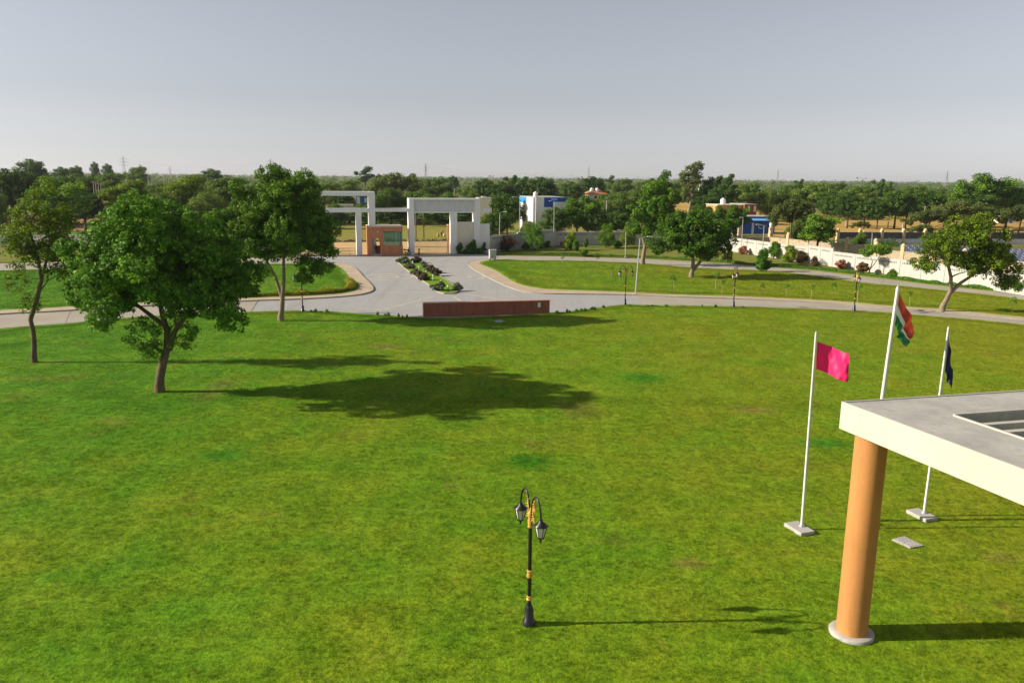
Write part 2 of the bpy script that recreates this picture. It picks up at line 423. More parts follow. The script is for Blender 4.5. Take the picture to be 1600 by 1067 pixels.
def G(x, y):                                 # gate frame: x along the gate line, y outwards
    return (GC[0] + x * math.cos(GA) - y * math.sin(GA), GC[1] + x * math.sin(GA) + y * math.cos(GA))
sheet('field', rect(-120, 60, 30, 90, GA, GC, .8), .004, M_CROP)
sheet('dirt_road', rect(-140, 45, .6, 27.5, GA, GC, .5), .008, M_EARTH)
sheet('field', rect(-150, 30, 93, 112, GA, GC, 1.2), .012, M_GREENCROP)
sheet('field', rect(-33, -21, 69, 82, GA, GC, 1.0), .016, M_OCHRE)
sheet('field', rect(62, 230, 180, 330, 0, (0, 0), 2.0, 12), .004, M_OCHRE)
sheet('field', rect(-170, -92, 150, 178, 0, (0, 0), 1.0), .020, M_GREENCROP)
sheet('field', rect(-190, -80, 180, 236, 0, (0, 0), 1.5), .024, M_BROWN)
sheet('field', [tuple(P(x, y)[:2]) for x, y in ((1050, 337), (1090, 337), (1088, 318), (1050, 316))], .006, M_OCHRE)

# paved forecourt and roads
road_base = [tuple(P(x, y)[:2]) for x, y in ((-150, 540), (400, 489), (475, 487), (560, 492), (690, 499), (860, 492), (940, 482), (1145, 481), (1333, 487), (1480, 498), (1600, 510), (1750, 528))]
road_base += [tuple(P(x, y)[:2]) for x, y in ((1750, 478), (1600, 461), (1475, 447.6), (1412, 440), (1275, 423.5), (1136, 412.5), (1004, 404.5), (877, 401), (776, 399.5))]
road_base += [G(14.5, .4), G(-19.5, .4)] + [tuple(P(x, y)[:2]) for x, y in ((430, 402), (300, 405), (0, 411.5), (-150, 417))]
road = sheet('road', road_base, .008, M_KERB)
plaza = [tuple(q) for q in pxs([(393, 489), (475, 487), (560, 491.5), (640, 497), (700, 498.5), (860, 491), (900, 487.5), (940, 482), (975, 478), (1012, 478.5)], 1.5)]
plaza += [tuple(P(x, y)[:2]) for x, y in ((982, 461), (930, 459), (860, 452), (800, 440), (778, 407), (776, 400.2))]
plaza += [G(14.4, .3), G(-19.4, .3)] + [tuple(P(x, y)[:2]) for x, y in ((470, 401.5), (470, 413), (540, 425), (540, 455), (500, 463), (405, 469))]
forecourt = sheet('forecourt', plaza, .024, M_PAVER)

def band(pts, wd, name='paver_band'):
    p = np.array([q[:2] for q in pts]); a = offset(p, wd / 2); b = offset(p, -wd / 2)
    n = len(p); mb = MB(); mb.add([(x, y, .030) for x, y in a] + [(x, y, .030) for x, y in b], [(i + n, i + 1 + n, i + 1, i) for i in range(n - 1)])
    return mb.build(name, M_BAND, forecourt)
def ring(cx, cy, r_, wd):
    mb = MB(); n = 40; v = []
    for k in range(n):
        t = 2 * math.pi * k / n
        v += [(cx + (r_ - wd) * math.cos(t), cy + (r_ - wd) * math.sin(t), .030), (cx + r_ * math.cos(t), cy + r_ * math.sin(t), .030)]
    mb.add(v, [(2 * k, 2 * k + 1, (2 * k + 3) % (2 * n), (2 * k + 2) % (2 * n)) for k in range(n)])
    return mb.build('paver_ring', M_BAND, forecourt)
for cx, cy in ((607, 433), (720, 433)):
    q = P(cx, cy); ring(q[0], q[1], 3.3, .35); ring(q[0], q[1], 1.5, .42)
for a, b in (((582, 457), (676, 457)), ((724, 456), (796, 455)), ((676, 464), (600, 484)), ((709, 464), (727, 475)), ((726, 460), (820, 473.5)),
             ((664, 413), (708, 400.5)), ((668, 413), (726, 413.5)), ((562, 483), (597, 484)), ((535, 408), (618, 411)), ((540, 404), (612, 400.5))):
    A, B = P(*a), P(*b); band([A + (B - A) * t for t in np.linspace(0, 1, 6)], .28)

def slabs(near, far, L, mat, z0, z1, parent, name='concrete_slab', gap=.02):
    """a road strip cast in bays: one slab per bay"""
    ln = sum(np.linalg.norm(np.array(near[i + 1]) - near[i]) for i in range(len(near) - 1))
    n = max(2, round(ln / L)); sub = 4
    a = resample(near, n * sub + 1); b = resample(far, n * sub + 1)
    for i in range(n):
        A = a[i * sub:(i + 1) * sub + 1].copy(); B = b[i * sub:(i + 1) * sub + 1].copy()
        for E in (A, B):
            E[0] += (E[1] - E[0]) / np.linalg.norm(E[1] - E[0]) * gap; E[-1] += (E[-2] - E[-1]) / np.linalg.norm(E[-2] - E[-1]) * gap
        MB().prism([tuple(q) for q in A] + [tuple(q) for q in B[::-1]], z0, z1 + random.uniform(-.003, .003)).build(name, mat, parent)
slabs(pxs([(1014, 478.5), (1145, 480), (1333, 486.5), (1390, 490), (1475, 497), (1600, 509), (1700, 521)]),
      pxs([(983, 460.5), (1064, 464), (1180, 468), (1300, 474), (1381, 481), (1475, 487), (1600, 499), (1700, 511)]), 4.5, M_CONC, .009, .030, road)
slabs(pxs([(-120, 533), (0, 516), (76, 509.5), (152, 503), (280, 494), (391, 489)]),
      pxs([(-120, 503), (0, 492), (67, 488.5), (140, 484), (280, 476), (404, 469)]), 4.8, M_CONC, .009, .030, road)
slabs(pxs([(778, 407), (905, 408.5), (1004, 412.5), (1078, 419), (1136, 422), (1194, 424), (1275, 432), (1350, 443), (1412, 448.5), (1475, 455), (1537, 461), (1600, 470), (1700, 483)]),
      pxs([(778, 400), (877, 401.5), (1004, 405), (1100, 410.5), (1136, 413), (1194, 418), (1275, 424), (1350, 433), (1412, 440.6), (1475, 448.4), (1600, 461.5), (1700, 474)]), 4.6, M_CONC, .009, .030, road)
slabs(pxs([(-120, 430), (0, 424), (120, 421), (300, 415), (468, 413)]), pxs([(-120, 416), (0, 412), (120, 409), (300, 405), (468, 402)]), 4.6, M_CONC, .009, .030, road)

# footpaths: a raised kerb line with paving bays behind it
def footpath(inner, outer, L=2.4):
    root = empty('footpath', (0, 0, 0)); root['kind'] = 'structure'
    n = len(outer) * 2
    A = resample(inner, n); B = resample(outer, n); C = A + (B - A) * np.clip(1 - .16 / np.maximum(np.linalg.norm(B - A, axis=1), .2), 0, 1)[:, None]
    slabs([tuple(q) for q in A], [tuple(q) for q in C], L, M_WALK, .0, .135, root, 'paving_bay', .012)
    slabs([tuple(q) for q in C], [tuple(q) for q in B], 1.2, M_KERB, .0, .15, root, 'kerb_stone', .006)
    return root
R_in = pxs([(790, 406.5), (765, 408), (749, 412), (762, 419), (776, 425), (803, 442), (831, 450.5), (864, 454), (932, 456.5), (1004, 459.5), (1070, 462.5), (1180, 466), (1300, 472), (1381, 479), (1475, 485.5), (1600, 498), (1700, 509)])
R_out = pxs([(770, 406.5), (745, 408), (731, 413), (740, 421.5), (760, 433), (780, 443), (800, 451.5), (820, 457.5), (850, 460), (880, 460.5), (979, 462), (1064, 465.5), (1180, 469.2), (1300, 475.5), (1381, 482.5), (1475, 488.8), (1600, 501), (1700, 512.5)])
footpath(R_in, R_out)
L_in = pxs([(-120, 498), (0, 486.7), (67, 483.5), (140, 479), (270, 472.5), (400, 467), (475, 464.5), (519, 461.5), (552, 457), (561, 447), (547, 436), (537, 424), (525, 416), (502, 413.5), (470, 413)])
L_out = pxs([(-120, 503.5), (0, 492.4), (67, 489), (140, 484.5), (270, 477), (400, 471), (450, 469.4), (512, 466.3), (550, 463.3), (575, 459), (584, 451), (569, 434), (554, 419), (535, 413.5), (512, 411.5)])
footpath(L_in, L_out)

# lawns
front_edge = pxs([(-150, 538), (0, 516), (100, 508), (230, 496.5), (380, 490), (475, 487.5), (560, 491.5), (640, 497), (700, 498.5), (860, 491), (900, 487.5), (940, 482), (975, 478), (1012, 478.7), (1145, 480.5), (1333, 487), (1480, 497.5), (1600, 509), (1750, 528)])
front_poly = [tuple(q) for q in front_edge] + [(75, 40), (60, -8), (-60, -8), (-80, 30)]
tag(MB().prism(front_poly, -.05, LAWN_Z).build('lawn', M_LAWN), kind='structure')
fe2 = offset(front_edge, -.0)
slabs([tuple(q) for q in front_edge], [tuple(q) for q in offset(front_edge, .13)], 1.2, M_KERB, 0, .145, road, 'kerb_stone', .006)
isl_R = [tuple(q) for q in R_in] + [tuple(q) for q in pxs([(1700, 483.5), (1600, 470.5), (1537, 461.6), (1475, 455.6), (1412, 449), (1350, 443.6), (1275, 432.6), (1194, 424.6), (1136, 422.4), (1078, 419.5), (1004, 413), (905, 409), (815, 408)])]
tag(MB().prism(isl_R, -.05, .16).build('lawn', M_LAWN), kind='structure')
isl_L = [tuple(q) for q in L_in] + [tuple(q) for q in pxs([(465, 413.5), (300, 415.5), (120, 421.5), (0, 424.5), (-120, 431)])]
tag(MB().prism(isl_L, -.05, .16).build('lawn', M_LAWN), kind='structure')
WALL_PX = [(768, 389), (867, 384.5), (1000, 383.5)]
verge = [tuple(q) for q in pxs([(778, 399), (877, 400.7), (1004, 404.2), (1100, 409.7), (1136, 412.2), (1194, 417.2), (1275, 423.2), (1350, 432.2), (1412, 439.8), (1475, 447.6), (1560, 456.5)])]
verge += [(56.6, 104), (52.3, 114), (43.7, 136.4), (39, 152), (36, 162), (25.4, 159), (8, 156), (-4, 148.5)]
tag(MB().prism(verge, -.05, .10).build('verge', M_VERGE), kind='structure')
vergeL = [tuple(P(x, y)[:2]) for x, y in ((-120, 415.5), (0, 411.2), (300, 404.5), (468, 401.5))] + [(-40, 136), (-90, 139.5), (-130, 142)]
tag(MB().prism(vergeL, -.05, .10).build('verge', M_VERGE), kind='structure')

# ------------------------------------------------------------------ mown grass: one tile of blades scattered over the lawns
def inside(poly, X, Y):
    p = np.array(poly); x1, y1 = p[:, 0], p[:, 1]; x2, y2 = np.roll(x1, -1), np.roll(y1, -1)
    c = np.zeros(len(X), int)
    for a, b, c_, d in zip(x1, y1, x2, y2):
        if b == d: continue
        k = (b > Y) != (d > Y); c += (k & (X < (c_ - a) * (Y - b) / (d - b) + a)).astype(int)
    return c % 2 == 1
def grass(name, polys, z, scale, n_blades, h, wd, seed, ymin, ymax, label, excl=()):
    r = np.random.default_rng(seed); T = 1.0
    # tile: blades with clumpy heights
    rr_ = np.sqrt(r.uniform(0, 1, n_blades)) * .92 + r.normal(0, .06, n_blades); th_ = r.uniform(0, 2 * math.pi, n_blades); p = np.c_[rr_ * np.cos(th_), rr_ * np.sin(th_)] * T; k = r.uniform(-.8, .8, (34, 2)) * T
    cl = np.exp(-((p[:, None] - k[None]) ** 2).sum(2) / .010).max(1)
    hh = h * (.35 + 1.25 * cl) * r.uniform(.6, 1.25, n_blades); a = r.uniform(0, 2 * math.pi, n_blades)
    lean = r.normal(0, .55, (n_blades, 2)) * hh[:, None]
    ww = wd * r.uniform(.6, 1.3, n_blades)
    v = np.zeros((n_blades, 3, 3)); dx, dy = np.cos(a) * ww / 2, np.sin(a) * ww / 2
    v[:, 0, 0] = p[:, 0] - dx; v[:, 0, 1] = p[:, 1] - dy; v[:, 1, 0] = p[:, 0] + dx; v[:, 1, 1] = p[:, 1] + dy
    v[:, 2, 0] = p[:, 0] + lean[:, 0]; v[:, 2, 1] = p[:, 1] + lean[:, 1]; v[:, 2, 2] = hh; v[:, :2, 2] = -.01
    # points on a jittered grid inside the lawn and the view wedge
    st = T * scale; gx, gy = np.meshgrid(np.arange(-75, 75, st), np.arange(ymin, ymax, st)); X = gx.ravel() + r.uniform(-.3, .3, gx.size) * st; Y = gy.ravel() + r.uniform(-.3, .3, gx.size) * st
    def fit(X, Y, rad):
        m = np.zeros(len(X), bool)
        for q in polys:
            k = inside(q, X, Y)
            for t in np.linspace(0, 2 * math.pi, 9)[:-1]: k &= inside(q, X + rad * math.cos(t), Y + rad * math.sin(t))
            m |= k
        return m & (np.abs(X) < .80 * Y + 8)
    m = fit(X, Y, .85 * scale)
    # smaller tiles close the rim of the lawn
    s2 = st * .36; gx, gy = np.meshgrid(np.arange(-75, 75, s2), np.arange(ymin, ymax, s2)); X2 = gx.ravel() + r.uniform(-.3, .3, gx.size) * s2; Y2 = gy.ravel() + r.uniform(-.3, .3, gx.size) * s2
    k2 = (np.abs(X2) < .80 * Y2 + 8); X2, Y2 = X2[k2], Y2[k2]; m2 = fit(X2, Y2, .33 * scale); X2, Y2 = X2[m2], Y2[m2]; m3 = ~fit(X2, Y2, 1.0 * scale)
    X = np.r_[X[m], X2[m3]]; Y = np.r_[Y[m], Y2[m3]]; SC = np.r_[np.full(m.sum(), scale), np.full(m3.sum(), scale * .38)]
    nv = n_blades * 3; me = bpy.data.meshes.new(name)
    co = np.concatenate([v.reshape(-1, 3), np.c_[X, Y, np.full(len(X), z)]])
    me.vertices.add(len(co)); me.vertices.foreach_set('co', co.astype(np.float32).ravel())
    me.loops.add(nv); me.loops.foreach_set('vertex_index', np.arange(nv, dtype=np.int32))
    me.polygons.add(n_blades); me.polygons.foreach_set('loop_start', np.arange(n_blades, dtype=np.int32) * 3)
    me.update(calc_edges=True)
    at = me.attributes.new('spot', 'FLOAT', 'POINT'); at.data.foreach_set('value', np.r_[np.zeros(nv), np.ones(len(X))].astype(np.float32))
    at = me.attributes.new('psc', 'FLOAT', 'POINT'); at.data.foreach_set('value', np.r_[np.ones(nv), SC].astype(np.float32))
    at = me.attributes.new('tint', 'FLOAT', 'FACE'); at.data.foreach_set('value', np.clip(r.normal(.4, .28, n_blades), 0, 1).astype(np.float32))
    o = link(name, me, M_BLADE); tag(o, label, 'grass', None, 'stuff')
    ng = bpy.data.node_groups.new(name, 'GeometryNodeTree')
    ng.interface.new_socket('Geometry', in_out='INPUT', socket_type='NodeSocketGeometry'); ng.interface.new_socket('Geometry', in_out='OUTPUT', socket_type='NodeSocketGeometry')
    nn, L = ng.nodes, ng.links
    gi = nn.new('NodeGroupInput'); go = nn.new('NodeGroupOutput')
    na = nn.new('GeometryNodeInputNamedAttribute'); na.data_type = 'FLOAT'; na.inputs['Name'].default_value = 'spot'
    cp = nn.new('FunctionNodeCompare'); cp.data_type = 'FLOAT'; cp.operation = 'GREATER_THAN'; cp.inputs[1].default_value = .5
    L.new(na.outputs['Attribute'], cp.inputs[0])
    sp = nn.new('GeometryNodeSeparateGeometry'); sp.domain = 'POINT'
    L.new(gi.outputs[0], sp.inputs['Geometry']); L.new(cp.outputs[0], sp.inputs['Selection'])
    ip = nn.new('GeometryNodeInstanceOnPoints'); L.new(sp.outputs['Selection'], ip.inputs['Points']); L.new(sp.outputs['Inverted'], ip.inputs['Instance'])
    rv = nn.new('FunctionNodeRandomValue'); rv.data_type = 'FLOAT'
    mu = nn.new('ShaderNodeMath'); mu.operation = 'MULTIPLY'; mu.inputs[1].default_value = math.pi * 2
    cx = nn.new('ShaderNodeCombineXYZ'); 
    for s_ in rv.outputs:
        if s_.type == 'VALUE' and s_.enabled: L.new(s_, mu.inputs[0])
    L.new(mu.outputs[0], cx.inputs['Z']); L.new(cx.outputs[0], ip.inputs['Rotation'])
    # height follows a broad noise, so the sward has soft humps
    ps = nn.new('GeometryNodeInputPosition'); nz = nn.new('ShaderNodeTexNoise'); nz.inputs['Scale'].default_value = .45; nz.inputs['Detail'].default_value = 3
    L.new(ps.outputs[0], nz.inputs['Vector'])
    mr = nn.new('ShaderNodeMapRange'); mr.inputs[1].default_value = .3; mr.inputs[2].default_value = .7; mr.inputs[3].default_value = .6; mr.inputs[4].default_value = 1.5
    L.new(nz.outputs['Fac'] if 'Fac' in nz.outputs else nz.outputs[0], mr.inputs[0])
    cs = nn.new('ShaderNodeCombineXYZ'); nb = nn.new('GeometryNodeInputNamedAttribute'); nb.data_type = 'FLOAT'; nb.inputs['Name'].default_value = 'psc'
    L.new(nb.outputs['Attribute'], cs.inputs['X']); L.new(nb.outputs['Attribute'], cs.inputs['Y'])
    L.new(mr.outputs[0], cs.inputs['Z']); L.new(cs.outputs[0], ip.inputs['Scale'])
    L.new(ip.outputs[0], go.inputs[0])
    o.modifiers.new('scatter', 'NODES').node_group = ng
    return o
grass('lawn_grass', [front_poly], LAWN_Z, 1.0, 1500, .050, .013, 3, 16.5, 46, 'short mown grass covering the broad foreground lawn')
grass('lawn_grass', [front_poly], LAWN_Z, 1.6, 1500, .055, .014, 4, 46, 84, 'short mown grass on the far half of the broad lawn by the road')
grass('lawn_grass', [isl_R, isl_L], .16, 2.2, 1100, .07, .018, 5, 75, 128, 'rougher mown grass on the two lawn islands between the roads')

# ------------------------------------------------------------------ building materials
M_WHITE = paint('white_paint', (.80, .795, .785), .55, .06, .5, 6, (.60, .58, .53), .3)
M_CREAMP = paint('cream_paint', (.74, .69, .56), .6, .08, .6, 7, (.55, .50, .40))
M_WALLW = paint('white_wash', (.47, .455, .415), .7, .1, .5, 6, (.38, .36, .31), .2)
M_FASCIA = paint('fascia_paint', (.475, .455, .395), .55, .08, .5, 8, (.36, .335, .28), .3, 0, .25, .01, .5)
M_PANELGREY = paint('pale_grey_panel', (.62, .62, .635), .6, .06, .5, 6, (.42, .42, .42))
M_TERRA = paint('terracotta_paint', (.52, .205, .10), .6, .14, .7, 8, (.28, .10, .05))
M_GRANITE = paint('red_granite', (.33, .095, .055), .4, .25, 2.2, 30, (.12, .04, .03), .45)
M_CAPSTONE = paint('pink_coping', (.50, .27, .20), .5, .15, 1.5, 12)
M_ORANGE = paint('ochre_column_paint', (.50, .225, .07), .65, .14, .5, 9, (.34, .155, .06), .25, 0, .3, .012, .6)
M_STEEL = paint('galvanised_steel', (.50, .51, .52), .4, .12, 2, 20, None, .5, .55)
M_POLEW = paint('white_pole_paint', (.72, .72, .70), .35, .08, 2, 14, (.5, .5, .48), .5)
M_BLACK = paint('black_iron', (.012, .012, .013), .35, .3, 4, 20, None, .5)
M_GOLD = paint('gold_paint', (.60, .36, .07), .4, .2, 5, 25, None, .5, .25)
M_LAMPGLASS = paint('frosted_glass', (.62, .60, .55), .25, .1, 5, 25, None, .5)
M_DARK = paint('opening_shade', (.03, .03, .03), .9, .2, 3, 9)  # near-black paint standing for the shade inside slots and holes
M_BEIGEMETAL = paint('beige_steel', (.52, .44, .32), .5, .12, 2, 14, None, .4)
M_CABINET = paint('cabinet_grey', (.46, .47, .44), .5, .08, 1.5, 12, (.35, .35, .32), .4)
M_BLUE = paint('blue_paint', (.018, .085, .37), .6, .12, .8, 9, (.03, .09, .28))
M_BRIGHTBLUE = paint('bright_blue_paint', (.03, .26, .75), .6, .1, .8, 9)
M_SKYBLUE = paint('sky_blue_sheet', (.16, .42, .78), .5, .1, .8, 9)
M_BRICK = paint('red_brick', (.22, .075, .045), .85, .25, 1.2, 12)
M_LITBRICK = paint('sunlit_brick_ochre', (.50, .30, .11), .85, .2, .6, 8, (.38, .23, .10))  # ochre holds the sunlight on the brick house's left face
M_TILE = paint('orange_roof_tiles', (.52, .19, .085), .8, .2, .8, 9)
M_HOUSE = paint('cream_house', (.66, .60, .48), .8, .12, .5, 8, (.5, .45, .36))
M_WOODPOLE = paint('weathered_wood', (.20, .15, .09), .9, .25, 2, 14)
M_POLECONC = paint('pole_concrete', (.45, .42, .36), .85, .15, 1, 9)
M_TANK = paint('tank_plastic', (.74, .74, .73), .4, .06, 1, 9)
M_SANDPILLAR = paint('sandstone', (.60, .45, .26), .8, .14, 1.2, 10, (.45, .33, .2))
M_GREYBRICK = paint('dark_grey_wall', (.10, .095, .10), .85, .25, .8, 9)
M_SEED = {}
def glass_mat():
    g = N('window_glass'); d = g.bsdf((.10, .22, .20), .05, .6)
    t = g.n('ShaderNodeBsdfTransparent'); t.inputs['Color'].default_value = (.62, .80, .76, 1)
    m = g.n('ShaderNodeMixShader'); m.inputs[0].default_value = .45
    g.t.links.new(t.outputs[0], m.inputs[1]); g.t.links.new(d, m.inputs[2]); return g.done(m.outputs[0])
M_GLASS = glass_mat()
def stone_mat():
    g = N('rubble_stone'); v = g.objc()
    vo = g.n('ShaderNodeTexVoronoi'); g.set(vo, 'Vector', v); vo.inputs['Scale'].default_value = 3.2
    c = g.ramp(g.noise(vo.outputs['Color'], 3.0, 1), [(.3, (.36, .27, .16)), (.5, (.50, .40, .25)), (.7, (.28, .23, .16))])
    ve = g.n('ShaderNodeTexVoronoi'); ve.feature = 'DISTANCE_TO_EDGE'; g.set(ve, 'Vector', v); ve.inputs['Scale'].default_value = 3.2
    e = g.ramp(ve.outputs['Distance'], [(.02, 0.0), (.09, 1.0)])
    c = g.mix(e, (.40, .35, .28), c)
    return g.done(g.bsdf(c, .9, .15, 0, g.bump(e, .6, .04)))
M_STONE = stone_mat()

# ------------------------------------------------------------------ entrance gate, in the gate frame
groot = lambda name, x, y, label, cat, group=None, z=.024: empty(name, (*G(x, y), z), GA, label, cat, group)
def gx(px): return (PY(px, 398, GC[1])[0] - GC[0]) / math.cos(GA)   # along-gate coordinate of a picture column
# double portal with recessed panel
main = groot('gate_portal', 0, 0, 'tall white double portal with a grey recessed panel across its top', 'gate portal')
PW = 12.4; PH = 9.35
def part(name, mat, c, d, parent, bev=.02): return MB().box(c, d, 0, bev).build(name, mat, parent)
for x0, wd, dp, h in ((0.0, .85, 2.3, PH), (7.15, 1.05, 1.5, 6.98), (11.2, 1.0, 1.9, PH)):
    part('post', M_WHITE, (x0 + wd / 2, .9 if wd != 1.05 else .75, h / 2), (wd, dp, h), main)
part('lintel', M_WHITE, (.85 + 10.35 / 2, .75, PH - .14), (10.35, 1.9, .28), main)
part('header_panel', M_PANELGREY, (.85 + 10.35 / 2, .8, PH - .28 - .95), (10.35, 1.2, 1.9), main)
part('soffit_beam', M_WHITE, (.85 + 10.35 / 2, .78, PH - 2.30), (10.35, 1.5, .24), main)
part('side_panel', M_CREAMP, (8.2 + 3.0 / 2, .72, 2.95), (2.96, .14, 4.9), main)
part('side_panel', M_WHITE, (12.2 + 1.85 / 2 + .02, .7, 2.6), (1.85, .14, 4.9), main)
part('plinth', M_WHITE, (9.7, .3, .35), (2.9, .35, .7), main)
part('outrigger_beam', M_WHITE, (12.2 + 1.0, 1.0, 7.35), (1.98, .8, .62), main)
# tall side frame and its cross beams
side = groot('entrance_arch', 0, 0, 'white goalpost-like entrance frame with two crossbeams left of the booth', 'entrance arch')
xl = -18.8
part('post', M_WHITE, (-6.6 + .5, 1.0, 5.2), (1.0, 2.2, 10.4), side)
part('post', M_WHITE, (xl + .5, 1.0, 5.2), (1.0, 2.2, 10.4), side)
part('crossbeam', M_WHITE, ((xl + 1 - 6.6) / 2, 1.0, 10.05), (-6.6 - xl - 1.0, 2.0, .7), side)
part('crossbeam', M_WHITE, ((xl + 1 - 6.6) / 2, .9, 7.35), (-6.6 - xl - 1.0, 1.6, .64), side)
part('crossbeam', M_WHITE, (-2.8, 1.0, 7.4), (5.56, 1.1, .60), side)
part('post', M_WHITE, (-8.75 + .45, .8, 3.515), (.9, 1.4, 7.03), side)
# guard booth
booth = groot('guard_booth', -6.95, -1.2, 'terracotta guard booth with a glazed corner beside the gate', 'booth')
bw, bd, bh = 5.7, 3.6, 4.75
part('wall', M_TERRA, (.15, bd / 2, bh / 2), (.3, bd, bh), booth)                       # side wall
part('wall', M_TERRA, (.3 + .2, .12, bh / 2), (.4, .24, bh), booth)
part('wall', M_TERRA, (.7 + .62, .12, bh - .95), (1.24, .24, 1.9), booth)               # over the door
part('wall', M_TERRA, (1.94 + .3, .12, bh / 2), (.6, .24, bh), booth)
part('wall', M_TERRA, (2.54 + 3.16 / 2, .12, .85), (3.16, .24, 1.7), booth)             # below the window
part('wall', M_TERRA, (2.54 + 3.16 / 2, .12, bh - .4), (3.16, .24, .8), booth)
part('wall', M_TERRA, (bw - .12, bd / 2 + .3, .85), (.24, bd - .9, 1.7), booth)
part('wall', M_TERRA, (bw - .12, bd / 2 + .3, bh - .4), (.24, bd - .9, .8), booth)
part('wall', M_TERRA, (bw / 2 + .15, bd - .12, bh - .6), (bw - .55, .24, 1.2), booth)
part('wall', M_TERRA, (bw / 2 + .15, bd - .12, .7), (bw - .55, .24, 1.4), booth)
part('roof', M_CREAMP, (bw / 2, bd / 2, bh + .07), (bw + .1, bd + .1, .14), booth)
part('step', M_CEMENT, (1.3, -.3, .12), (1.5, .6, .24), booth)
fr = part('window', M_GLASS, (2.56 + 2.0 / 2, .10, 2.825), (2.0, .03, 2.22), booth, 0)
part('window', M_GLASS, (2.60 + 2.0 + .52, .10, 2.825), (1.04, .03, 2.22), booth, 0)
part('window', M_GLASS, (bw - .10, bd / 2, 2.825), (.03, bd - 1.4, 2.22), booth, 0)
part('mullion', M_STEEL, (4.58, .10, 2.825), (.06, .08, 2.22), booth, 0)
part('door_frame', M_BLACK, (.74, .10, 1.4), (.06, .10, 2.8), booth, 0); part('door_frame', M_BLACK, (1.90, .10, 1.4), (.06, .10, 2.8), booth, 0)
part('floor', M_CEMENT, (bw / 2, bd / 2, .05), (bw - .5, bd - .5, .1), booth, 0)
MB().lathe([(.0, -.12), (.12, -.1), (.16, 0), (.10, .1), (0, .12)], 10, (1.6, -.15, bh - .75)).build('wall_lamp', M_LAMPGLASS, booth)
# sliding bar gates
def bar_gate(x0, x1, y, h, label):
    r_ = groot('sliding_gate', x0, y, label, 'gate'); L_ = x1 - x0
    for z in (.12, h * .55, h): MB().box((L_ / 2, 0, z), (L_, .06, .08)).build('rail', M_BEIGEMETAL, r_)
    n = int(L_ / .19); me = MB().box((0, 0, h / 2 + .05), (.05, .05, h - .1)).mesh('bar')
    for k in range(n + 1): link('bar', me, M_BEIGEMETAL, r_, (L_ * k / n, .035, 0))
    me2 = MB().lathe([(.0, -.04), (.09, -.04), (.09, .04), (0, .04)], 10).mesh('wheel')
    for k in (.1, .9):
        wo = link('wheel', me2, M_BLACK, r_, (L_ * k, 0, .09)); wo.rotation_euler = (R(90), 0, 0)
bar_gate(.95, 7.05, 1.1, 2.1, 'beige steel bar gate closed across the double portal')
bar_gate(-17.6, -8.9, 1.1, 1.1, 'low beige bar gate across the opening under the crossbeams')
gp = groot('gate_post', 6.9, 1.75, 'thin orange-brown gate post behind the portal opening', 'gate post')
MB().box((0, 0, 2.4), (.28, .28, 4.8), 0, .02).build('shaft', M_TERRA, gp); MB().box((0, 0, 4.85), (.36, .36, .1), 0, .02).build('cap', M_CREAMP, gp)

# ------------------------------------------------------------------ boundary walls: a thing per run, a part per bay
def wall_run(name, pts, h, label, group=None, mat=M_WALLW, bay=3.9, th=.2, slots=True, z0=0.0, steps=None, pillar=None, pmat=None, band_=None):
    A = np.array(pts[0], float); root = empty(name, (A[0], A[1], z0), 0, label, 'wall', group); k = 0
    sl = None; pl = None
    for i in range(len(pts) - 1):
        a = np.array(pts[i], float); b = np.array(pts[i + 1], float); L_ = np.linalg.norm(b - a); n = max(1, round(L_ / bay)); rz = math.atan2(*(b - a)[::-1])
        for j in range(n):
            m = a + (b - a) * (j + .5) / n - A; hh = h + (steps(k) if steps else 0); w_ = L_ / n
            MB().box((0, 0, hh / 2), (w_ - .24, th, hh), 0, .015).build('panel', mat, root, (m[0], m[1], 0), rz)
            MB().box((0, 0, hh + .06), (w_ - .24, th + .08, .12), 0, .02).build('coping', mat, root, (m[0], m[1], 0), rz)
            if band_: MB().box((0, 0, band_ / 2), (w_ - .24, th + .06, band_), 0, .01).build('base_course', M_PANELGREY, root, (m[0], m[1], 0), rz)
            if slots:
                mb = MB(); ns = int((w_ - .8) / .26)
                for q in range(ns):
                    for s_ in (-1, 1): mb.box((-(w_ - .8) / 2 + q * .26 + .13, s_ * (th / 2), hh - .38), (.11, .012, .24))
                mb.build('slot_shade_row', M_DARK, root, (m[0], m[1], 0), rz)  # raised dark boxes, painted shade in place of open slots
            k += 1
        for j in range(n + 1 if i == len(pts) - 2 else n):
            m = a + (b - a) * j / n - A; hh = h + .1 + (max(steps(k - n + min(j, n - 1)), steps(max(0, k - n + j - 1))) if steps else 0)
            if pillar:
                hp, wp = pillar; pm = pmat or mat
                po = MB().box((0, 0, hp / 2), (wp, wp, hp), 0, .02).build('pillar', pm, root, (m[0], m[1], 0), rz)
                MB().lathe([(wp * .62, 0), (wp * .62, .12), (wp * .5, .35), (wp * .25, .5), (0, .53)], 10, (0, 0, hp)).build('cap', M_SANDPILLAR, po)
            else: MB().box((0, 0, hh / 2), (.26, th + .10, hh), 0, .015).build('pillar', mat, root, (m[0], m[1], 0), rz)
    return root
W0 = np.array(G(14.2, 1.0))
CORN = (36.5, 162.5)
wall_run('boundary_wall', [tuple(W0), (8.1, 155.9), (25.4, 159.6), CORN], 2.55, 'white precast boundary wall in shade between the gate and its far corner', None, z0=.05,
         steps=lambda k: .55 if k in (2, 3, 4) else (.25 if k < 2 else 0.0))
